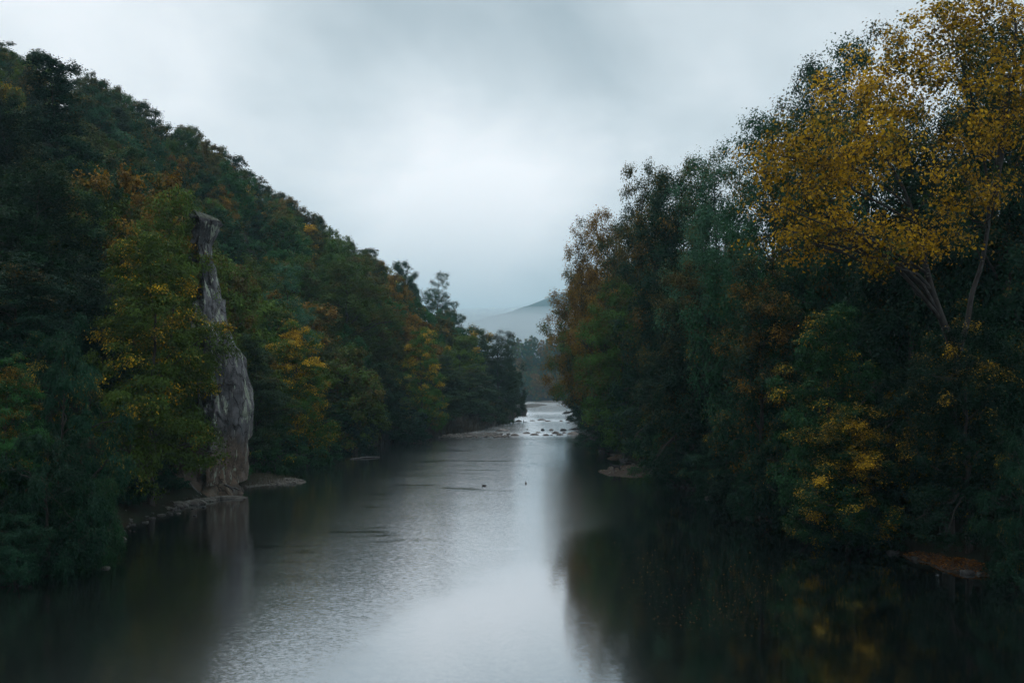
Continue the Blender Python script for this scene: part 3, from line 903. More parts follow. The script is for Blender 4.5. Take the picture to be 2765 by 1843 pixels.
ORD = ['', 'second', 'third', 'fourth', 'fifth', 'sixth', 'seventh', 'eighth', 'ninth', 'tenth', 'eleventh', 'twelfth', 'thirteenth', 'fourteenth', 'fifteenth', 'sixteenth']


def plant_hillside():
    rnd = random.Random(8)
    spots = hillside()
    buckets = {}
    for px, top, x, y, h, w, lim in spots:
        r = fbm(np.array([[x * 0.03, y * 0.02, 1.0]]), 2, 3)[0] + rnd.uniform(-.35, .35)
        c = rnd.choice(['olive', 'moss', 'brown', 'green']) if r > 0.05 else rnd.choice(['dark', 'teal', 'green', 'umber', 'olive'])
        a = max(0.03, min(0.75, rnd.gauss(0.24, 0.17)))
        k = rnd.choice(['rust', 'rust', 'orange', 'rust', 'orange', 'yellow'] if y < 260 else ['rust', 'rust', 'rust', 'orange'])
        lim0 = np.interp(px, SKYL[:, 0], SKYL[:, 1])
        zone = 'at the skyline' if top - lim0 < 45 else ('high up' if top - lim0 < 150 else ('mid-slope' if top - lim0 < 280 else 'low down'))
        where = 'above the left willows' if px < 300 else ('above the rock pinnacle' if px < 580 else ('right of the rock pinnacle' if px < 780 else (
            'above the yellow layered tree' if px < 960 else ('near the vivid orange tree' if px < 1130 else 'near the bare tree'))))
        buckets.setdefault((colour_word(c, a, k), zone, where), []).append((px, x, y, h, w, c, a, k))
    n = 0
    for (cw, zone, where), L in buckets.items():
        L.sort()
        for i, (px, x, y, h, w, c, a, k) in enumerate(L):
            lead = '' if len(L) == 1 else ('leftmost ' if i == 0 else ORD[min(i, 15)] + ' from left of ')
            noun = ' tree ' if i == 0 else ' trees '
            plant('hill%d' % rnd.randrange(5), x, y, h, w, c, a, k, (lead + cw + noun + zone + ' ' + where).strip(), 'tree', 'trees of the left hillside')
            n += 1
    print('hillside trees', n)


plant_hillside()



def undergrowth():
    rng = np.random.default_rng(31)
    n = 9000
    y = rng.uniform(95, 470, n)
    d = rng.uniform(3, 150, n)
    x = np.interp(y, XL[:, 0], XL[:, 1]) - d
    ok = np.abs(x / y) < 0.54
    x, y = x[ok], y[ok]
    c = np.stack([x, y, ground_z(x, y) + 0.7], 1)
    P = np.repeat(c, 8, 0) + rng.normal(size=(len(c) * 8, 3)) * [0.9, 0.9, 0.55]
    m = len(P)
    me = leaves_mesh('undergrowth', P, np.array([0, 0, 0.8]) + rng.normal(size=(m, 3)) * 0.5, 0.6, 0.42, rng.uniform(0, 1, m), rng.uniform(0, 1, m), rng, None, LEAF['rust'])
    o = obj('undergrowth', me)
    o.color = (0.026, 0.040, 0.018, .25)
    tag(o, 'dark bushy undergrowth covering the left hillside', kind='stuff')


undergrowth()

# second row of the right wood, filling behind the named trees
rnd = random.Random(4)
for i in range(12):
    y = 64 + i * 12
    x = float(np.interp(y, XR[:, 0], XR[:, 1])) + 15 + rnd.uniform(0, 9)
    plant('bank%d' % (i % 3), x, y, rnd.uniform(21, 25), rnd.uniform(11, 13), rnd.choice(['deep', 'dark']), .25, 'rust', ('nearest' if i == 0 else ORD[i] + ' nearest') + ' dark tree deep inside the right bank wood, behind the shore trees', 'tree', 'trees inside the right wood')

for x, y, h, c, lb in ((18.6, 214, 24, 'deep', 'dark tree on the right bank under the golden leaning tree'), (20.5, 246, 23, 'umber', 'dusky tree behind the golden leaning tree'),
                       (22.5, 284, 24, 'deep', 'dark distant tree on the right bank beyond the rapids'), (26, 340, 22, 'umber', 'dusky distant tree on the right bank far beyond the rapids'),
                       (31, 420, 22, 'umber', 'farthest dusky tree of the right bank before the bend')):
    plant('bank%d' % (y % 3), x, y, h, 12, c, .25, 'orange', lb, 'tree', GR)
for x, y, lb in ((16.6, 205, 'dark shore shrub by the arched root'), (18.6, 232, 'dark shore shrub beyond the arched root'), (20.6, 268, 'dark shore shrub under the right bank trees beyond the driftwood'),
                 (22, 300, 'far dark shore shrub at the right bank'), (25.5, 370, 'farthest dark shore shrub at the right bank')):
    plant('bush%d' % (y % 2), x, y, 4.5, 8, 'deep', .15, 'rust', lb, 'shrub', 'shrubs on the right bank')

# the misty wood across the river bend
rnd = random.Random(14)
for row in range(4):
    xs = sorted(1380 + i * 21 + rnd.uniform(-6, 6) for i in range(9))
    for i, px in enumerate(xs):
        y = 752 + row * 34 + rnd.uniform(-9, 9)
        c = rnd.choice(['dark', 'green', 'teal', 'olive', 'umber'])
        a, k = rnd.choice([(.1, 'rust'), (.2, 'rust'), (.55, 'rust'), (.7, 'orange'), (.3, 'orange')])
        lb = ('leftmost' if i == 0 else ORD[i] + ' from the left') + ' of the misty trees ' + ['at the water edge of the far wood', 'behind the waterside row of the far wood', 'on the rise of the far wood',
                                                                                          'along the crest of the far wood'][row]
        plant('hill%d' % rnd.randrange(5), (px - CX) / F_PX * y, y, rnd.uniform(17, 23), rnd.uniform(11, 14), c, a, k, lb, 'tree', 'trees of the far wood')


# ------------------------------------------------------------------ rock
def rock_material(name, dark, mid, pale, lichen=0.5, ochre_z=None, moss=0.5, streak=True):
    m, nt, out = mat(name)
    g = nt.new('ShaderNodeNewGeometry')
    p = g.outputs['Position']
    n1 = nt.noise(p, 0.35, 5, 0.6, 0.8)
    n2 = nt.noise(p, 3.2, 8, 0.7, 0.2)
    n3 = nt.noise(nt.mapping(p, scale=(1.6, 1.6, 0.18)), 1.0, 4, 0.6)
    c = nt.mix(nt.smooth(n1, 0.38, 0.6), dark, mid)
    if streak:
        c = nt.mix(nt.math('MULTIPLY', nt.smooth(n3, 0.52, 0.68), 0.75), c, dark)
    c = nt.mix(nt.math('MULTIPLY', nt.smooth(n2, 0.45, 0.7), 0.5), c, mid)
    vo = nt.new('ShaderNodeTexVoronoi', feature='DISTANCE_TO_EDGE')
    vo.inputs['Scale'].default_value = 0.75
    nt.l.new(nt.vmath('ADD', nt.mapping(p, scale=(1, 1, 0.4)), nt.vmath('SCALE', nt.noise(p, 1.3, 4, 0.6, 0, True), s=0.9)), vo.inputs['Vector'])
    joint = nt.smooth(vo.outputs['Distance'], 0.045, 0.008)          # open joints, coloured darker than the stone
    c = nt.mix(nt.math('MULTIPLY', joint, 0.8 if streak else 0.3), c, (dark[0] * .35, dark[1] * .35, dark[2] * .35))
    sep = nt.new('ShaderNodeSeparateXYZ'); nt.l.new(p, sep.inputs[0])
    if ochre_z is not None:
        oz = nt.smooth(nt.math('ADD', sep.outputs[2], nt.math('MULTIPLY', nt.math('SUBTRACT', n1, 0.5), 5.0)), ochre_z + 1.4, ochre_z - 1.2)
        c = nt.mix(nt.math('MULTIPLY', oz, 0.85), c, nt.mix(nt.smooth(n2, 0.35, 0.65), (0.085, 0.058, 0.040), (0.17, 0.125, 0.09)))
    li = nt.noise(nt.mapping(p, loc=(4, 1, 7), scale=(1.5, 1.5, 0.42)), 0.9, 7, 0.66, 0.3)
    lf = nt.smooth(li, 0.565, 0.605)
    lf = nt.math('MULTIPLY', lf, lichen)
    c = nt.mix(lf, c, nt.mix(n2, pale, (pale[0] * .7, pale[1] * .8, pale[2] * .7)))
    ns = nt.new('ShaderNodeSeparateXYZ'); nt.l.new(g.outputs['Normal'], ns.inputs[0])
    mo = nt.smooth(nt.math('ADD', ns.outputs[2], nt.math('MULTIPLY', nt.math('SUBTRACT', n2, 0.5), 0.9)), 0.42, 0.72)
    c = nt.mix(nt.math('MULTIPLY', mo, moss), c, (0.022, 0.034, 0.012))
    b = nt.new('ShaderNodeBsdfPrincipled')
    nt.put(b.inputs['Base Color'], c)
    b.inputs['Roughness'].default_value = 0.8
    bump = nt.new('ShaderNodeBump'); bump.inputs['Strength'].default_value = 0.8; bump.inputs['Distance'].default_value = 0.12
    nt.put(bump.inputs['Height'], nt.math('SUBTRACT', nt.math('ADD', n2, nt.math('MULTIPLY', n3, 0.4)), joint))
    nt.l.new(bump.outputs[0], b.inputs['Normal'])
    nt.l.new(b.outputs[0], out.inputs[0])
    return m


M_CLIFF = rock_material('pinnacle_stone', (0.026, 0.026, 0.029), (0.135, 0.134, 0.142), (0.40, 0.43, 0.36), 0.9, 4.2, 0.9)
M_LEDGE = rock_material('ledge_stone', (0.075, 0.068, 0.062), (0.17, 0.155, 0.14), (0.3, 0.31, 0.28), 0.4, None, 0.25, False)
M_STONE = rock_material('river_stone', (0.11, 0.098, 0.09), (0.25, 0.225, 0.205), (0.34, 0.32, 0.3), 0.5, None, 0.0, False)
M_WETSTONE = rock_material('wet_dark_stone', (0.03, 0.028, 0.027), (0.075, 0.07, 0.068), (0.16, 0.16, 0.15), 0.3, None, 0.1, False)

YR = 87.0
PROF = np.array([  # row, left, arete, right (photo px) of the pinnacle
    (572, 528, 534, 540), (579, 522, 542, 558), (588, 520, 552, 582), (597, 522, 560, 594), (612, 526, 560, 586), (630, 530, 556, 577), (660, 526, 550, 562), (690, 516, 552, 563), (705, 520, 557, 568),
    (717, 550, 561, 571), (740, 548, 562, 577), (767, 544, 564, 582), (802, 540, 568, 589), (813, 537, 570, 602), (850, 526, 575, 608), (885, 518, 578, 617), (924, 516, 582, 626), (958, 530, 588, 648),
    (1000, 543, 594, 659), (1050, 548, 600, 669), (1097, 550, 606, 685), (1143, 545, 610, 670), (1180, 518, 606, 664), (1198, 500, 604, 661), (1225, 505, 600, 659), (1262, 503, 597, 657), (1300, 500, 592, 655)], float)


def build_pinnacle():
    root = obj('rock_pinnacle', None, loc=(at(590, 1300, YR).x, YR, 0))
    tag(root, 'tall slender grey rock pinnacle with overhanging head on the left bank', 'rock')
    k = YR / F_PX
    rr = np.random.default_rng(5)
    rows0 = PROF[:, 0]
    L = np.interp(rows0, PROF[:, 0], PROF[:, 1]); A = np.interp(rows0, PROF[:, 0], PROF[:, 2]); Rr = np.interp(rows0, PROF[:, 0], PROF[:, 3])
    Rs = np.minimum(np.interp(rows0, [572, 597, 660, 717, 813, 958, 1050, 1150, 1300], [540, 584, 560, 570, 596, 642, 664, 668, 655]), Rr)
    z = H_CAM - (rows0 - HY) * k
    ws = (np.interp(rows0, [572, 600, 660, 717, 767, 850, 958, 1097, 1200, 1300], [14, 62, 40, 22, 38, 80, 112, 130, 150, 155])) * k
    coarse = []
    for i, row in enumerate(rows0):
        xl, xa, xr, xs = [(q - 590) * k for q in (L[i], A[i], Rr[i], Rs[i])]
        w = xr - xl
        dep = 1.0 + 0.62 * ws[i]
        j = min(1.0, w / 2.6)
        ctrl = [(xl, 0.1 * dep, .2), (xl + 0.10 * w, -0.50 * dep, .5), (xl + (xa - xl) * 0.35, -0.42 * dep, .75), (xl + (xa - xl) * 0.62, -0.70 * dep, .75), (xa - 0.05 * w, -0.74 * dep, .45), (xa, -0.98 * dep, .22),
                (xa + (xs - xa) * 0.5, -0.60 * dep, .10), (xs - 0.06 * w, -0.26 * dep, .08), (xr, 0.05 * dep, .03), (xr - 0.12 * w, 0.9 * dep, .3), (xl + 0.2 * w, 1.0 * dep, .3)]
        coarse.append([(x + rr.normal() * .45 * a * j, y + rr.normal() * 1.1 * a * j, z[i] + rr.normal() * (.75 * a if row > 720 else .25 * a) * j) for x, y, a in ctrl])
    Cc = np.array(coarse)
    nr, nc = Cc.shape[:2]
    up_r, up_c = 8, 12
    tr = np.linspace(0, nr - 1, (nr - 1) * up_r + 1)
    tcn = np.arange(nc * up_c) / up_c
    r0 = np.minimum(tr.astype(int), nr - 2); fr = (tr - r0)[:, None, None]
    c0_ = tcn.astype(int); c1_ = (c0_ + 1) % nc; fc = (tcn - c0_)[None, :, None]
    # planar halves of every facet keep the creases hard
    A00, A01, A10, A11 = Cc[r0][:, c0_], Cc[r0][:, c1_], Cc[r0 + 1][:, c0_], Cc[r0 + 1][:, c1_]
    lower = A00 + (A01 - A00) * fc + (A10 - A00) * fr
    upper = A11 + (A10 - A11) * (1 - fc) + (A01 - A11) * (1 - fr)
    P = np.where(fc + fr <= 1, lower, upper)
    rows = tr
    n = P.shape[1]
    V = P.reshape(-1, 3)
    cen = np.repeat(P.mean(1), n, 0)
    d = (V - cen) * [1, 1, 0]
    d /= np.linalg.norm(d, axis=1, keepdims=True) + 1e-6
    smooth_right = smoothstep(V[:, 0] - cen[:, 0], 0.2, 1.0)          # the right face is cleaner
    amp = 1 - 0.6 * smooth_right
    q = V * [0.8, 0.8, 0.38]
    warp = np.stack([fbm(q, 2, 1), fbm(q, 2, 2), fbm(q, 2, 3)], 1) * 0.6
    cell2 = vnoise(np.floor((q + warp) * 2.6), 9) - 0.5
    crack = np.exp(-(fbm(V * [0.9, 0.9, 0.22] + 5, 3, 12) / 0.045) ** 2)
    disp = amp * (0.34 * cell2 - 0.6 * crack) + 0.10 * fbm(V * 1.1, 3, 6) + 0.05 * fbm(V * 3.7, 3, 8)
    disp *= np.clip(np.repeat(np.ptp(P[:, :, 0], axis=1), n) / 2.6, 0.3, 1.0)
    V = V + d * disp[:, None]
    i = np.arange(len(rows) - 1)[:, None] * n + np.arange(n)[None]
    j = np.arange(len(rows) - 1)[:, None] * n + (np.arange(n)[None] + 1) % n
    F = np.stack([i, i + n, j + n, j], -1).reshape(-1, 4)
    F = F[:, ::-1]
    me = mesh_np('spire', V, F, M_CLIFF, False)
    bm = bmesh.new(); bm.from_mesh(me)
    bm.verts.ensure_lookup_table()
    try:
        bm.faces.new([bm.verts[t] for t in range(n)])
    except ValueError:
        pass
    bmesh.ops.recalc_face_normals(bm, faces=bm.faces)
    bm.to_mesh(me); bm.free()
    sp = obj('spire', me, root)
    # flaring foot with root-like buttresses
    vs, fs = [], []
    nr, na = 34, 96
    c0 = np.array([(560 - 590) * k, -1.2])
    for a in range(nr):
        t = a / (nr - 1)
        zz = 3.9 - 4.6 * t
        for b in range(na):
            th = b / na * 2 * math.pi
            rad = 1.25 + 2.2 * t ** 1.7 + (0.28 + 0.75 * t) * (0.5 + 0.5 * math.sin(7 * th + 2.2 * math.sin(2 * th) + 1.3)) ** 2
            vs.append((c0[0] + rad * 1.05 * math.cos(th) - 0.4 * t, c0[1] + rad * 0.95 * math.sin(th), zz))
    vs = np.array(vs)
    dd = np.stack([fbm(vs * 0.9, 4, 31), fbm(vs * 0.9, 4, 32), fbm(vs * 0.9, 4, 33)], 1)
    vs = vs + dd * 0.34
    i = np.arange(nr - 1)[:, None] * na + np.arange(na)[None]
    j = np.arange(nr - 1)[:, None] * na + (np.arange(na)[None] + 1) % na
    fs = np.stack([i, i + na, j + na, j], -1).reshape(-1, 4)
    foot_m = rock_material('ochre_foot_stone', (0.055, 0.042, 0.033), (0.16, 0.115, 0.082), (0.2, 0.2, 0.17), 0.3, None, 0.35, True)
    fo = obj('foot', mesh_np('foot', vs, fs, foot_m, True), root)
    tag(fo, 'ochre-brown eroded foot with root-like buttresses')


build_pinnacle()


def rock_mesh(name, seed, material, sub=3, sharp=0.5):
    bm = bmesh.new()
    bmesh.ops.create_icosphere(bm, subdivisions=sub, radius=1.0)
    V = np.array([v.co[:] for v in bm.verts])
    q = V * 1.3 + seed * 7.7
    disp = 0.30 * fbm(q, 3, seed) + sharp * 0.5 * (vnoise(np.floor(q * 1.6 + fbm(q, 2, seed + 3)[:, None]), seed + 5) - 0.5)
    V = V * (1 + disp)[:, None]
    for v, c in zip(bm.verts, V):
        v.co = c
    me = bpy.data.meshes.new(name)
    bm.to_mesh(me); bm.free()
    me.materials.append(material)
    return me


STONES = [rock_mesh('river_stone_%d' % i, 3 + i, M_STONE, 3) for i in range(4)]
DARKST = [rock_mesh('wet_stone_%d' % i, 13 + i, M_WETSTONE, 3) for i in range(2)]
LEDGES = [rock_mesh('ledge_%d' % i, 23 + i, M_LEDGE, 4, 0.35) for i in range(3)]


def stone(px, py, wpx, hpx, mesh, label, name='river_stone', cat='rock', group=None, deep=1.0, rz=None):
    Y = yw(py)
    k = Y / F_PX
    p = at(px, py, Y)
    rr = random.Random(int(px * 7 + py))
    o = obj(name, mesh, loc=(p.x, Y, 0.0))
    w = wpx * k / 2
    h = hpx * k
    o.scale = (w, w * deep, h)
    o.location.z = 0.02
    o.rotation_euler = (0, 0, rr.uniform(-.4, .4) if rz is None else rz)
    tag(o, label, cat, group)
    return o


GRP = 'stones in the rapids'
RAP = [  # px, water row, width, height above water, dark?, label
    (1389, 1176, 22, 5.5, 0, 'leftmost pointed stone in the near row of the rapids'),
    (1422, 1170, 19, 4.0, 0, 'flat tan stone second from left in the near row of rapids'),
    (1443, 1174, 25, 4.5, 0, 'low tan stone with two humps in the near row of rapids'),
    (1453, 1168, 13, 3.0, 0, 'small stone just behind the two-humped stone in the rapids'),
    (1474, 1175, 17, 4.0, 0, 'small pointed tan stone in the middle of the near row'),
    (1489, 1175, 7, 2.0, 0, 'tiny stone right of the small pointed stone in the rapids'),
    (1500, 1170, 21, 6.0, 0, 'largest brown stone in the near row of the rapids'),
    (1512, 1174, 18, 4.5, 0, 'stone in front of and right of the largest brown stone'),
    (1523, 1169, 10, 3.5, 0, 'small stone right of the largest brown stone in the rapids'),
    (1547, 1172, 29, 6.0, 0, 'wide pale stone heap at the right end of the near row'),
    (1573, 1173, 18, 4.0, 1, 'dark stone by the right shore beside the wide pale heap'),
    (1465, 1162, 9, 5.5, 1, 'round dark and white stone in the middle of the rapids'),
    (1488, 1162, 12, 4.5, 0, 'round tan stone right of the dark and white one'),
    (1521, 1162, 17, 5.0, 1, 'dark flat stone near the right shore in the rapids'),
    (1423, 1160, 7, 2.0, 1, 'tiny dark stone on the left side of the rapids'),
    (1358, 1163, 34, 5.0, 0, 'pale stone slab reaching from the left shore into the rapids'),
    (1400, 1138, 18, 5.0, 0, 'humped stone beside the dead stump in the far row'),
    (1384, 1139, 16, 3.0, 0, 'low stone at the left shore in the far row of rapids'),
    (1437, 1136, 16, 2.4, 0, 'flat stone in the left part of the far row of rapids'),
    (1463, 1134, 21, 4.0, 0, 'widest stone in the far row of the rapids'),
    (1478, 1137, 17, 2.6, 0, 'flat stone leaning against the widest far stone'),
    (1515, 1137, 9, 2.8, 0, 'small tan stone in the right part of the far row'),
    (1533, 1135, 13, 4.0, 0, 'round pinkish stone at the right end of the far row'),
    (1535, 1142, 7, 2.4, 1, 'small dark stone in front of the round pinkish stone'),
]
for i, (px, py, w, h, dk, lb) in enumerate(RAP):
    stone(px, py, w, h, (DARKST[i % 2] if dk else STONES[i % 4]), lb, group=GRP)

LED = [  # ledges and boulders of the left shore
    (618, 1345, 105, 7, 'long flat rock ledge jutting into the water below the pinnacle', 0.35, 0.0),
    (560, 1352, 55, 9, 'cracked grey rock block at the root of the long flat ledge', 0.6, .1),
    (525, 1360, 60, 12, 'broken dark ledge block left of the pinnacle foot', 0.6, .2),
    (480, 1366, 60, 12, 'lowest shore ledge block among the bushes', 0.6, .2),
    (440, 1376, 60, 9, 'brown mud-covered rock on the left shore', 0.6, .2),
    (322, 1457, 37, 9, 'rounded grey boulder in the dark water near the left willow', 0.7, .1),
    (303, 1420, 30, 8, 'small boulder at the tip of the left willow', 0.7, .1),
    (340, 1392, 22, 6, 'small pale stone under the shore bushes on the left', 0.7, .1),
    (436, 1390, 20, 3, 'flat wet stone in front of the brown shore rock', 0.7, .1),
    (482, 1386, 13, 2.5, 'small flat stone in the water left of the ledges', 0.7, .1),
    (285, 1533, 25, 5, 'reddish stone in the dark water under the lower left willow', 0.7, .1),
]
for i, (px, py, w, h, lb, dp, rz) in enumerate(LED):
    stone(px, py, w, h, LEDGES[i % 3], lb, name='shore_rock', group='rocks of the left shore', deep=dp, rz=rz)


# ------------------------------------------------------------------ bars of sand and gravel
def gravel_material(name, a, b_, leafy=0.0):
    m, nt, out = mat(name)
    g = nt.new('ShaderNodeNewGeometry')
    p = g.outputs['Position']
    n = nt.noise(p, 5.0, 6, 0.75)
    vor = nt.new('ShaderNodeTexVoronoi'); vor.inputs['Scale'].default_value = 7.0
    nt.l.new(p, vor.inputs['Vector'])
    c = nt.mix(nt.smooth(n, 0.35, 0.65), a, b_)
    c = nt.mix(nt.smooth(vor.outputs['Distance'], 0.0, 0.5), nt.vmath('SCALE', c, s=1.35), c)
    bs = nt.new('ShaderNodeBsdfPrincipled')
    nt.put(bs.inputs['Base Color'], c)
    bs.inputs['Roughness'].default_value = 0.8
    bs.inputs['Specular IOR Level'].default_value = 0.12
    bump = nt.new('ShaderNodeBump'); bump.inputs['Strength'].default_value = 0.8; bump.inputs['Distance'].default_value = 0.06
    nt.put(bump.inputs['Height'], vor.outputs['Distance'])
    nt.l.new(bump.outputs[0], bs.inputs['Normal'])
    nt.l.new(bs.outputs[0], out.inputs[0])
    return m


M_SAND = gravel_material('brown_gravel', (0.026, 0.019, 0.0145), (0.058, 0.043, 0.033))
M_PALEBAR = gravel_material('pale_gravel', (0.050, 0.048, 0.043), (0.125, 0.118, 0.105))
M_MUD = gravel_material('river_mud', (0.028, 0.022, 0.018), (0.062, 0.048, 0.036))


def bar(name, outline, height, material, label, seed=1, kind='structure'):
    """low island: outline in world xy, domed to height"""
    O = np.array(outline, float)
    c = O.mean(0)
    # smooth the outline
    n = 64
    t = np.linspace(0, len(O), n, endpoint=False)
    i0 = np.floor(t).astype(int) % len(O); i1 = (i0 + 1) % len(O)
    f = (t - np.floor(t))[:, None]
    S = O[i0] * (1 - f) + O[i1] * f
    for _ in range(4):
        S = (np.roll(S, 1, 0) + 2 * S + np.roll(S, -1, 0)) / 4
    rings, fr = 10, []
    V = []
    for r in range(rings):
        s = 1.15 * (1 - r / rings)
        for q in S:
            p = c + (q - c) * s
            V.append((p[0], p[1], height * (1 - s ** 2) if s < 1 else -0.5 * (s - 1) / .15 * .6))
    V.append((c[0], c[1], height))
    V = np.array(V)
    wob = fbm(V * [0.7, 0.35, 1], 3, seed)
    V[:, :2] += np.stack([fbm(V * [.9, .6, 0] + 3, 3, seed + 4), fbm(V * [.9, .6, 0] + 9, 3, seed + 5)], 1) * [0.8, 0.9]
    V[:, 2] += wob * height * 0.8
    faces = []
    for r in range(rings - 1):
        for b in range(n):
            faces.append((r * n + b, r * n + (b + 1) % n, (r + 1) * n + (b + 1) % n, (r + 1) * n + b))
    for b in range(n):
        faces.append(((rings - 1) * n + b, (rings - 1) * n + (b + 1) % n, rings * n, rings * n))
    me = bpy.data.meshes.new(name)
    me.from_pydata([tuple(v) for v in V], [], [tuple(dict.fromkeys(q)) for q in faces])
    me.polygons.foreach_set('use_smooth', np.ones(len(me.polygons), bool))
    me.materials.append(material)
    o = obj(name, me)
    tag(o, kind=kind)
    if label: o['label'] = label
    return o


def wpt(px, py):
    p = at(px, py, yw(py))
    return (p.x, p.y)


BAR1 = bar('sandbar', [wpt(1620, 1275), wpt(1650, 1283), wpt(1700, 1288), wpt(1760, 1288), wpt(1815, 1284), wpt(1830, 1272), wpt(1760, 1262), wpt(1680, 1254), wpt(1640, 1258)], 0.28, M_SAND,
    'low brown gravel sandbar on which the black dog stands', 2)
BAR2 = bar('sandbar', [wpt(1632, 1236), wpt(1660, 1241), wpt(1715, 1236), wpt(1720, 1226), wpt(1660, 1226)], 0.3, M_SAND, 'leaf-covered gravel patch behind the sandbar with the dog', 3)
SPIT = bar('gravel_spit', [wpt(600, 1322), wpt(700, 1312), wpt(780, 1305), wpt(832, 1303), wpt(838, 1299), wpt(790, 1294), wpt(700, 1288), wpt(620, 1290)], 0.30, M_PALEBAR,
    'pale gravel spit reaching into the river right of the pinnacle', 4)
bar('gravel_bar', [wpt(1180, 1180), wpt(1260, 1179), wpt(1330, 1177), wpt(1370, 1173), wpt(1330, 1172), wpt(1240, 1174), wpt(1190, 1176)], 0.3, M_PALEBAR,
    'pale gravel edge under the reeds on the left shore', 5)
bar('gravel_bar', [wpt(1400, 1102), wpt(1445, 1099), wpt(1480, 1093), wpt(1450, 1090), wpt(1410, 1092)], 0.7, M_PALEBAR, 'distant gravel bar at the left bank of the bend', 6)
bar('gravel_bar', [wpt(1440, 1087), wpt(1500, 1086.5), wpt(1545, 1087), wpt(1560, 1083), wpt(1500, 1083), wpt(1450, 1084)], 0.9, M_PALEBAR, 'farthest pale gravel bar below the misty wood', 7)
BANK = bar('leafy_bank', [wpt(2440, 1500), wpt(2520, 1520), wpt(2600, 1545), wpt(2720, 1560), wpt(2790, 1560), wpt(2790, 1500), wpt(2650, 1478), wpt(2500, 1470)], 0.5, M_MUD,
    'muddy bank strewn with orange fallen leaves in the lower right', 8)



def on_surface(o, n, seed, zmin=0.03, lift=0.02):
    """n random points on the upper faces of a bar"""
    rng = np.random.default_rng(seed)
    me = o.data
    me.calc_loop_triangles()
    T = np.array([t.vertices[:] for t in me.loop_triangles]); V = np.array([v.co[:] for v in me.vertices])
    a, b, c = V[T[:, 0]], V[T[:, 1]], V[T[:, 2]]
    ar = np.linalg.norm(np.cross(b - a, c - a), axis=1)
    k = rng.choice(len(T), n * 3, p=ar / ar.sum())
    u, v = rng.uniform(size=(2, n * 3, 1))
    sw = u + v > 1
    u, v = np.where(sw, 1 - u, u), np.where(sw, 1 - v, v)
    P = a[k] + (b[k] - a[k]) * u + (c[k] - a[k]) * v
    return P[P[:, 2] > zmin][:n] + [0, 0, lift]


def pebbles(name, pts, size, material, seed, label):
    rng = np.random.default_rng(seed)
    bm = bmesh.new()
    bmesh.ops.create_icosphere(bm, subdivisions=1, radius=1.0)
    B = np.array([v.co[:] for v in bm.verts]); Fc = np.array([[v.index for v in f.verts] for f in bm.faces])
    bm.free()
    V, F = [], []
    for i, p in enumerate(pts):
        sc_ = size * rng.uniform(0.35, 1.3) * np.array([rng.uniform(.8, 1.5), rng.uniform(.7, 1.2), rng.uniform(.4, .7)])
        a = rng.uniform(0, 6.28)
        q = B * (1 + rng.normal(size=(len(B), 1)) * 0.13) * sc_
        q = np.stack([q[:, 0] * math.cos(a) - q[:, 1] * math.sin(a), q[:, 0] * math.sin(a) + q[:, 1] * math.cos(a), q[:, 2]], 1) + p
        V.append(q); F.append(Fc + i * len(B))
    o = obj(name, mesh_np(name, np.concatenate(V), np.concatenate(F), material))
    tag(o, label, kind='stuff')


pg = np.random.default_rng(61)
pebbles('pebbles', on_surface(SPIT, 260, 3), 0.16, M_LEDGE, 1, 'loose stones scattered over the pale gravel spit')
pebbles('pebbles', [(*wpt(pg.uniform(1185, 1375), pg.uniform(1170, 1181)), 0.12) for _ in range(160)], 0.3, M_STONE, 2, 'loose stones along the left shore under the reeds')
pebbles('pebbles', on_surface(BAR1, 160, 4), 0.08, M_LEDGE, 3, 'loose stones on the sandbar with the dog')
ps = []
for _ in range(420):
    y_ = pg.uniform(58, 165)
    x_ = float(np.interp(y_, XL[:, 0], XL[:, 1])) + pg.normal() * 0.8 - 0.3
    ps.append((x_, y_, max(gz(x_, y_), 0) + 0.02))
pebbles('pebbles', ps, 0.15, M_WETSTONE, 4, 'wet stones and mud lumps along the left water line')
ps = []
for _ in range(420):
    y_ = pg.uniform(46, 200)
    x_ = float(np.interp(y_, XR[:, 0], XR[:, 1])) + pg.normal() * 0.45
    ps.append((x_, y_, max(gz(x_, y_), 0) + 0.02))
pebbles('pebbles', ps, 0.24, M_WETSTONE, 5, 'wet stones and mud lumps along the right water line')


# ------------------------------------------------------------------ reeds and grass
def grass_material():
    m, nt, out = mat('dry_reeds')
    tone = nt.new('ShaderNodeAttribute', attribute_name='tone').outputs['Fac']
    oi = nt.new('ShaderNodeObjectInfo')
    c = nt.mix(tone, oi.outputs['Color'], (0.085, 0.062, 0.038))
    b = nt.new('ShaderNodeBsdfPrincipled')
    nt.put(b.inputs['Base Color'], c)
    b.inputs['Roughness'].default_value = 0.7
    nt.l.new(b.outputs[0], out.inputs[0])
    return m


M_GRASS = grass_material()


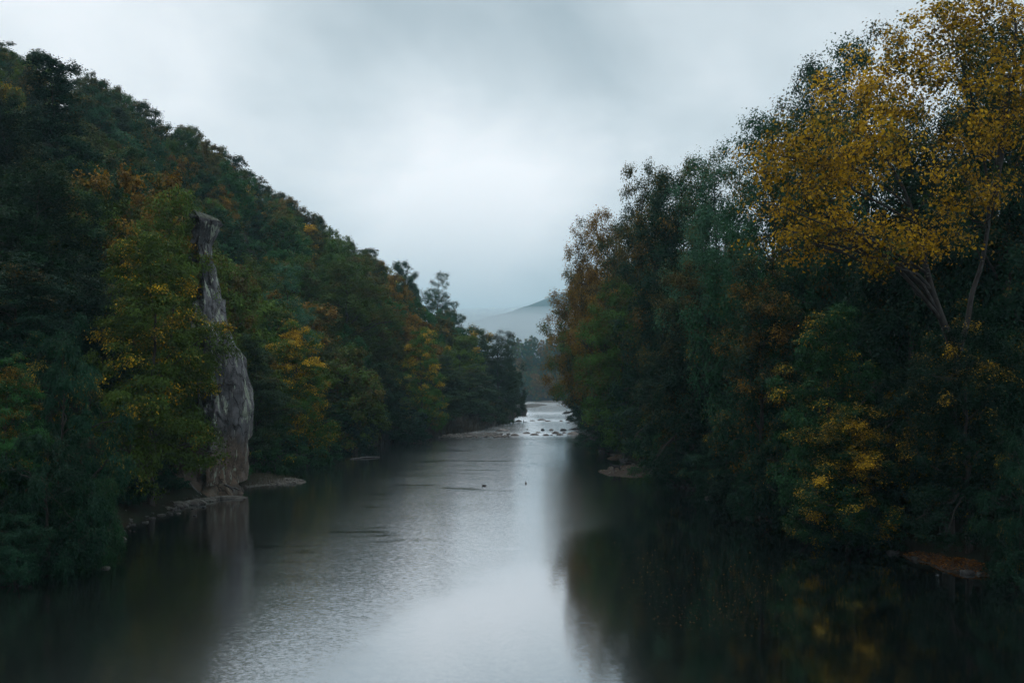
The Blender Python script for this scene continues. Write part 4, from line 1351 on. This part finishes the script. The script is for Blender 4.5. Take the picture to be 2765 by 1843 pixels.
def blades(name, pts, hgt, wid, seed, color, label, kind='stuff'):
    rng = np.random.default_rng(seed)
    P = np.array(pts, float)
    n = len(P)
    a = rng.uniform(0, 6.28, n)
    h = hgt * rng.uniform(0.5, 1.15, n)
    w = wid * rng.uniform(0.6, 1.3, n)
    tip = np.stack([rng.normal(0, .28, n) * h, rng.normal(0, .28, n) * h, h], 1)
    s = np.stack([np.cos(a) * w, np.sin(a) * w, np.zeros(n)], 1)
    V = np.stack([P - s, P + s, P + tip * 0.6 + s * .7, P + tip * 0.6 - s * .7, P + tip], 1).reshape(-1, 3)
    i = np.arange(n)[:, None] * 5
    q = np.concatenate([i + [0, 1, 2, 3]], 0)
    t = np.concatenate([i + [3, 2, 4, 4]], 0)
    me = bpy.data.meshes.new(name)
    me.from_pydata(V.tolist(), [], [tuple(r) for r in q] + [tuple(r[:3]) for r in t])
    at_ = me.attributes.new('tone', 'FLOAT', 'FACE')
    tn = rng.uniform(0, 1, n)
    at_.data.foreach_set('value', np.concatenate([tn, tn]).astype(np.float32))
    me.materials.append(M_GRASS)
    o = obj(name, me)
    o.color = (*color, 1)
    tag(o, label, kind=kind)
    return o


def shore_pts(rng, y0, y1, n, side=-1, off=(0.0, 2.5)):
    y = rng.uniform(y0, y1, n)
    if side < 0:
        x = np.interp(y, XL[:, 0], XL[:, 1]) - rng.uniform(off[0], off[1], n)
    else:
        x = np.interp(y, XR[:, 0], XR[:, 1]) + rng.uniform(off[0], off[1], n)
    return np.stack([x, y, np.maximum(ground_z(x, y) - 0.05, 0)], 1)


g = np.random.default_rng(3)
blades('reeds', shore_pts(g, 165, 215, 5000, -1, (-0.3, 5)), 1.5, 0.05, 1, (0.040, 0.032, 0.022), 'brown reeds along the left shore before the rapids')
blades('reeds', shore_pts(g, 215, 330, 4000, -1, (-0.5, 4)), 1.9, 0.08, 2, (0.035, 0.034, 0.024), 'dark reeds along the left shore beside the rapids')
blades('grass', shore_pts(g, 92, 165, 5000, -1, (-0.2, 4)), 0.9, 0.03, 3, (0.026, 0.040, 0.018), 'green grass on the left shore right of the pinnacle')
sp = np.array([wpt(g.uniform(590, 780), g.uniform(1292, 1310)) for _ in range(9000)])
spz = on_surface(SPIT, 9000, 8, -0.02, -0.03); sp = spz[:, :2]
keep = (g.uniform(size=len(sp)) < np.clip(1.1 - (sp[:, 0] + 27) / 5.5, 0.02, 1))
spz = spz[keep]
blades('grass', spz, 0.5, 0.012, 4, (0.030, 0.044, 0.018), 'grass tufts on the gravel spit below the pinnacle')
blades('grass', shore_pts(g, 60, 200, 5000, 1, (0.4, 4)), 0.9, 0.035, 5, (0.022, 0.034, 0.016), 'dark undergrowth along the right shore')
tuft = np.array([wpt(g.uniform(1398, 1420), g.uniform(1119, 1123)) for _ in range(350)])
blades('reeds', np.column_stack([tuft, np.zeros(len(tuft))]), 3.0, 0.10, 6, (0.018, 0.026, 0.02), 'dark reed tuft standing in the river above the rapids')

# ------------------------------------------------------------------ fallen leaves on bank, sandbars and water


def litter(name, P, size, seed, leafkind, color, aut, label):
    rng = np.random.default_rng(seed)
    n = len(P)
    N = np.array([0, 0, 1.0]) + rng.normal(size=(n, 3)) * 0.22
    me = leaves_mesh(name, np.asarray(P, float), N, size, size * 0.7, rng.uniform(0, 1, n), rng.uniform(0, 1, n), rng, None, LEAF[leafkind])
    o = obj(name, me)
    o.color = (*color, aut)
    tag(o, label, kind='stuff')


P = on_surface(BANK, 6500, 5)
litter('fallen_leaves', P, 0.14, 1, 'litter', (0.10, 0.045, 0.015), .8, 'orange fallen leaves strewn on the lower right bank')
P = np.concatenate([on_surface(BAR1, 350, 6), on_surface(BAR2, 350, 7)])
litter('fallen_leaves', P, 0.14, 2, 'rust', (0.05, 0.03, 0.02), .6, 'brown fallen leaves on the sandbar around the dog')
fl = []
while len(fl) < 800:
    py = 1400 + 440 * g.uniform() ** 0.7
    x, y = wpt(g.uniform(1560, 2600), py)
    if x < np.interp(y, XR[:, 0], XR[:, 1]) - 0.5 and vnoise(np.array([[x * .12, y * .1, 0]]), 3)[0] > g.uniform(.5, .7):
        fl.append((x, y, 0.012))
rngf = np.random.default_rng(9)
n = len(fl)
fo = obj('floating_leaves', leaves_mesh('floating_leaves', np.array(fl), np.array([0, 0, 1.0]) + rngf.normal(size=(n, 3)) * 0.05, 0.075, 0.05, rngf.uniform(0, 1, n), rngf.uniform(0, 1, n), rngf, None, LEAF['orange']))
fo.color = (0.04, 0.032, 0.018, .30)
tag(fo, 'small fallen leaves floating on the near river', kind='stuff')


# ------------------------------------------------------------------ driftwood, dog, ducks
def wood(name, paths, label, cat='branch', material=None, loc=(0, 0, 0), group=None):
    V, F = tubes([(np.array(p, float), np.array(r, float)) for p, r in paths], 7)
    o = obj(name, mesh_np(name, V, F, material or M_GREYBARK, True), loc=loc)
    tag(o, label, cat, group)
    return o


a, b = wpt(945, 1239), wpt(1026, 1234)
wood('floating_log', [([(a[0], a[1], 0.02), ((a[0] + b[0]) / 2, (a[1] + b[1]) / 2, 0.10), (b[0], b[1], 0.06)], [.05, .12, .06]),
                      ([((a[0] + b[0]) / 2, (a[1] + b[1]) / 2, 0.1), ((a[0] + b[0]) / 2 + .3, (a[1] + b[1]) / 2, 0.35)], [.05, .02])],
     'pale slender log floating in the dark water off the left shore', 'log')


def w3(px, py, dz=0.0, Y=None):
    p = at(px, py, Y if Y else yw(py))
    return (p.x, p.y, dz if Y is None else p.z)


Yb = 72.0
wood('fallen_branch', [([w3(2040, 1376, 0, Yb), w3(2070, 1379, 0, Yb), w3(2100, 1382, 0, Yb), w3(2125, 1396, 0, Yb)], [.03, .05, .07, .08]),
                       ([w3(2100, 1382, 0, Yb), w3(2118, 1400, 0, Yb), w3(2130, 1420, 0, Yb)], [.05, .04, .02])],
     'bare bent branch fallen over the water on the right shore', 'branch', group='branches fallen on the right shore')
wood('fallen_branch', [([w3(2075, 1409, 0, 67), w3(2095, 1407, 0, 67), w3(2105, 1411, 0, 67), w3(2116, 1418, 0, 67)], [.03, .04, .05, .05])],
     'short pale branch lying in the water below the bent branch', 'branch', group='branches fallen on the right shore')
Yd = yw(1117)
wood('driftwood', [([w3(1517, 1118, 0, Yd), w3(1526, 1114, 0, Yd), w3(1536, 1113, 0, Yd), w3(1546, 1110, 0, Yd)], [.2, .4, .45, .2]),
                   ([w3(1528, 1114, 0, Yd), w3(1530, 1106, 0, Yd)], [.25, .08]), ([w3(1538, 1113, 0, Yd), w3(1544, 1109, 0, Yd)], [.25, .1])],
     'dark driftwood snag in the river under the right bank trees', 'driftwood', M_BARK)
Ys = yw(1140)
wood('dead_stump', [([w3(1414, 1142, 0, Ys), w3(1414, 1137, 0, Ys), w3(1413.5, 1133, 0, Ys)], [.16, .14, .05]), ([w3(1414, 1140, 0, Ys), w3(1423, 1138.5, 0, Ys)], [.1, .06])],
     'dark dead stump sticking out of the water in the rapids', 'stump', M_BARK)
Yt = yw(1160)
wood('arched_root', [([w3(1571, 1158, 0, Yt), w3(1573, 1152, 0, Yt), w3(1579, 1150, 0, Yt), w3(1585, 1153, 0, Yt), w3(1586, 1160, 0, Yt)], [.12, .16, .17, .16, .12]),
                     ([w3(1535, 1160, 0, Yt), w3(1552, 1157, 0, Yt), w3(1572, 1157, 0, Yt)], [.1, .22, .16])],
     'dark arched root on the right shore beside the rapids', 'root', M_BARK)
# roots and dead poles at the foot of the pinnacle
wood('exposed_root', [([w3(607, 1308, 0, 84), w3(622, 1315, 0, 83), w3(631, 1322, 0, 82.5), w3(630, 1330, 0, 82)], [.09, .1, .09, .06]),
                      ([w3(622, 1315, 0, 83), w3(638, 1318, 0, 82.5), w3(648, 1323, 0, 82.4)], [.08, .07, .04])],
     'forked pale root lying at the right foot of the pinnacle', 'root')
wood('exposed_root', [([w3(512, 1302, 0, 80), w3(528, 1322, 0, 79.5), w3(545, 1336, 0, 79)], [.05, .06, .05])],
     'thin pale root running down to the shore left of the pinnacle foot', 'root')


def simple_mat(name, col, rough=0.7, var=0.3, scale=20):
    m, nt, out = mat(name)
    tc = nt.new('ShaderNodeTexCoord')
    n = nt.noise(tc.outputs['Object'], scale, 4, 0.6)
    b = nt.new('ShaderNodeBsdfPrincipled')
    nt.put(b.inputs['Base Color'], nt.mix(n, tuple(c * (1 - var) for c in col), tuple(c * (1 + var) for c in col)))
    b.inputs['Roughness'].default_value = rough
    nt.l.new(b.outputs[0], out.inputs[0])
    return m


def skinned(name, verts, edges, radii, material, parent=None, sub=2):
    me = bpy.data.meshes.new(name)
    me.from_pydata(verts, edges, [])
    o = obj(name, me, parent)
    sk = o.modifiers.new('skin', 'SKIN')
    lay = me.skin_vertices[0] if me.skin_vertices else None
    if lay is None:
        bm = bmesh.new(); bm.from_mesh(me); bm.verts.layers.skin.verify(); bm.to_mesh(me); bm.free()
        lay = me.skin_vertices[0]
    for i, r in enumerate(radii):
        lay.data[i].radius = r if isinstance(r, tuple) else (r, r)
        lay.data[i].use_root = (i == 0)
    s = o.modifiers.new('smooth', 'SUBSURF')
    s.levels = sub; s.render_levels = sub
    me.materials.append(material)
    return o


def dog():
    M = simple_mat('black_fur', (0.006, 0.006, 0.007), 0.6)
    Y = yw(1277)
    p = at(1663, 1277, Y)
    # pelvis first; the head is to -x
    v = [(0.36, 0, .52), (0.18, 0, .52), (0, 0, .51), (-.16, 0, .50), (-.30, 0, .56), (-.42, 0, .67), (-.50, 0, .72), (-.60, 0, .70), (-.68, 0, .68),      # 0-8 back, neck, head, muzzle
         (.45, 0, .56), (.55, 0, .66), (.62, 0, .76), (.68, 0, .82),                                                                         # 9-12 tail
         (.37, .09, .46), (.33, .10, .32), (.43, .10, .18), (.39, .10, .04), (.35, .10, .02),                                                # 13-17 left hind
         (.37, -.09, .46), (.40, -.10, .32), (.52, -.10, .19), (.50, -.10, .04), (.46, -.10, .02),                                           # 18-22 right hind
         (-.18, .09, .42), (-.16, .10, .28), (-.17, .10, .14), (-.18, .10, .03), (-.22, .10, .02),                                           # 23-27 left front
         (-.18, -.09, .42), (-.22, -.10, .28), (-.19, -.10, .15), (-.21, -.10, .03), (-.25, -.10, .02)]                                      # 28-32 right front
    e = [(0, 1), (1, 2), (2, 3), (3, 4), (4, 5), (5, 6), (6, 7), (7, 8), (0, 9), (9, 10), (10, 11), (11, 12),
         (0, 13), (13, 14), (14, 15), (15, 16), (16, 17), (0, 18), (18, 19), (19, 20), (20, 21), (21, 22),
         (3, 23), (23, 24), (24, 25), (25, 26), (26, 27), (3, 28), (28, 29), (29, 30), (30, 31), (31, 32)]
    r = [.12, .11, .13, .15, .10, .085, .095, .055, .04, .045, .035, .03, .02,
         .09, .06, .04, .03, .03, .09, .06, .04, .03, .03, .075, .05, .035, .03, .03, .075, .05, .035, .03, .03]
    o = skinned('dog', v, e, r, M)
    q = np.array([v.co[:] for v in BAR1.data.vertices])
    o.location = (p.x, Y, max(float(q[np.argsort(np.hypot(q[:, 0] - p.x, q[:, 1] - Y))[:4], 2].max()), 0.0) - 0.01)
    tag(o, 'black dog with raised tail standing on the sandbar, facing left', 'dog')
    for s in (-1, 1):
        bm = bmesh.new()
        vs = [bm.verts.new(q) for q in ((-.44, s * .04, .80), (-.52, s * .06, .79), (-.49, s * .11, .70), (-.46, s * .07, .75))]
        bm.faces.new((vs[0], vs[1], vs[2])); bm.faces.new((vs[0], vs[2], vs[3])); bm.faces.new((vs[0], vs[3], vs[1])); bm.faces.new((vs[1], vs[3], vs[2]))
        me = bpy.data.meshes.new('ear'); bm.to_mesh(me); bm.free(); me.materials.append(M)
        obj('ear', me, o)


dog()


def duck(px, py, rz, label):
    Y = yw(py)
    p = at(px, py, Y)
    M1 = simple_mat('duck_plumage', (0.030, 0.024, 0.020), 0.6, 0.5, 12)
    M2 = simple_mat('duck_bill', (0.16, 0.09, 0.02), 0.5)
    # body along +x, head at -x
    v = [(0.05, 0, .05), (0.17, 0, .075), (0.27, 0, .12), (-.08, 0, .06), (-.17, 0, .10), (-.20, 0, .20), (-.21, 0, .27), (-.245, 0, .275)]
    e = [(0, 1), (1, 2), (0, 3), (3, 4), (4, 5), (5, 6), (6, 7)]
    r = [.105, .08, .02, .105, .06, .035, .05, .035]
    o = skinned('duck', v, e, r, M1)
    o.location = (p.x, Y, 0.0)
    o.rotation_euler = (0, 0, rz)
    o.scale = (0.9,) * 3
    tag(o, label, 'duck', 'ducks on the river')
    bm = bmesh.new()
    bmesh.ops.create_cone(bm, cap_ends=True, segments=8, radius1=.022, radius2=.012, depth=.07)
    bmesh.ops.scale(bm, verts=bm.verts, vec=(0.55, 1, 1))
    me = bpy.data.meshes.new('bill'); bm.to_mesh(me); bm.free(); me.materials.append(M2)
    b = obj('bill', me, o, (-.295, 0, .265))
    b.rotation_euler = (0, R(-90), 0)


duck(1307, 1312, 0.1, 'left swimming duck, seen side on, on the bright water')
duck(1420, 1305, 1.5, 'right swimming duck, seen from behind, on the bright water')


# ------------------------------------------------------------------ far mountain and haze
def mountain():
    Ym = 5200.0
    pr = np.array([(700, 1030), (1000, 960), (1150, 920), (1250, 885), (1300, 868), (1360, 850), (1420, 832), (1480, 815), (1560, 790), (1700, 760), (1900, 745), (2200, 760), (2600, 830), (3200, 980)], float)
    px = np.linspace(700, 3200, 130)
    top = np.interp(px, pr[:, 0], pr[:, 1])
    V = []
    rows = 26
    for r in range(rows):
        t = r / (rows - 1)
        y = Ym - 1500 + 1900 * t
        for k in range(len(px)):
            x = (px[k] - CX) / F_PX * Ym
            zt = H_CAM + (HY - top[k]) / F_PX * Ym
            prof = math.sin(min(t / 0.79, 1) * math.pi / 2) if t < 0.79 else math.cos((t - .79) / .21 * math.pi / 2)
            V.append((x, y, zt * prof))
    V = np.array(V)
    V[:, 2] += fbm(V * [0.004, 0.004, 0], 5, 2) * 42 * np.clip(V[:, 2] / 200, 0, 1) + fbm(V * [0.03, 0.03, 0], 3, 9) * 9 * np.clip(V[:, 2] / 100, 0, 1)
    n = len(px)
    i = (np.arange(rows - 1)[:, None] * n + np.arange(n - 1)[None]).ravel()
    F = np.stack([i, i + 1, i + n + 1, i + n], 1)
    m, nt, out = mat('forested_mountain')
    gg = nt.new('ShaderNodeNewGeometry')
    nn = nt.noise(gg.outputs['Position'], 0.02, 5, 0.6)
    b = nt.new('ShaderNodeBsdfDiffuse')
    nt.put(b.inputs[0], nt.mix(nn, (0.02, 0.03, 0.02), (0.05, 0.05, 0.03)))
    nt.l.new(b.outputs[0], out.inputs[0])
    tag(obj('mountain', mesh_np('mountain', V, F, m, True)), kind='structure')


mountain()


def haze():
    m, nt, out = mat('haze')
    v = nt.new('ShaderNodeVolumePrincipled')
    v.inputs['Color'].default_value = (0.55, 0.86, 1.0, 1)
    v.inputs['Density'].default_value = 0.00017
    v.inputs['Anisotropy'].default_value = 0.35
    nt.l.new(v.outputs[0], out.inputs['Volume'])
    x0, x1, y0, y1, z0, z1 = -9500, 9500, -900, 9500, -3.0, 700
    vs = [(x, y, z) for x in (x0, x1) for y in (y0, y1) for z in (z0, z1)]
    fs = [(0, 1, 3, 2), (4, 6, 7, 5), (0, 4, 5, 1), (2, 3, 7, 6), (0, 2, 6, 4), (1, 5, 7, 3)]
    me = bpy.data.meshes.new('haze')
    me.from_pydata(vs, [], fs)
    me.materials.append(m)
    tag(obj('haze', me), kind='stuff')
    # banks of mist drifting before the mountain
    m2, nt, out = mat('mist')
    v = nt.new('ShaderNodeVolumePrincipled')
    v.inputs['Color'].default_value = (0.88, 0.96, 1.0, 1)
    v.inputs['Density'].default_value = 0.0028
    nt.l.new(v.outputs[0], out.inputs['Volume'])
    for c, r, lb in (((150, 2900, 30), (1900, 900, 190), 'wide bank of pale mist in front of the distant mountain'),
                     ((40, 3000, 150), (170, 260, 90), 'small wisp of mist on the lower slope of the distant mountain')):
        bm = bmesh.new()
        bmesh.ops.create_icosphere(bm, subdivisions=4, radius=1.0)
        V = np.array([q.co[:] for q in bm.verts])
        V = V * (1 + 0.35 * fbm(V * 1.4 + c[2], 3, 4))[:, None]
        for q, p in zip(bm.verts, V):
            q.co = (p[0] * r[0], p[1] * r[1], max(p[2] * r[2], -c[2] + 3))
        me = bpy.data.meshes.new('mist'); bm.to_mesh(me); bm.free()
        me.materials.append(m2)
        o = obj('mist', me, loc=c)
        tag(o, lb, kind='stuff')


haze()
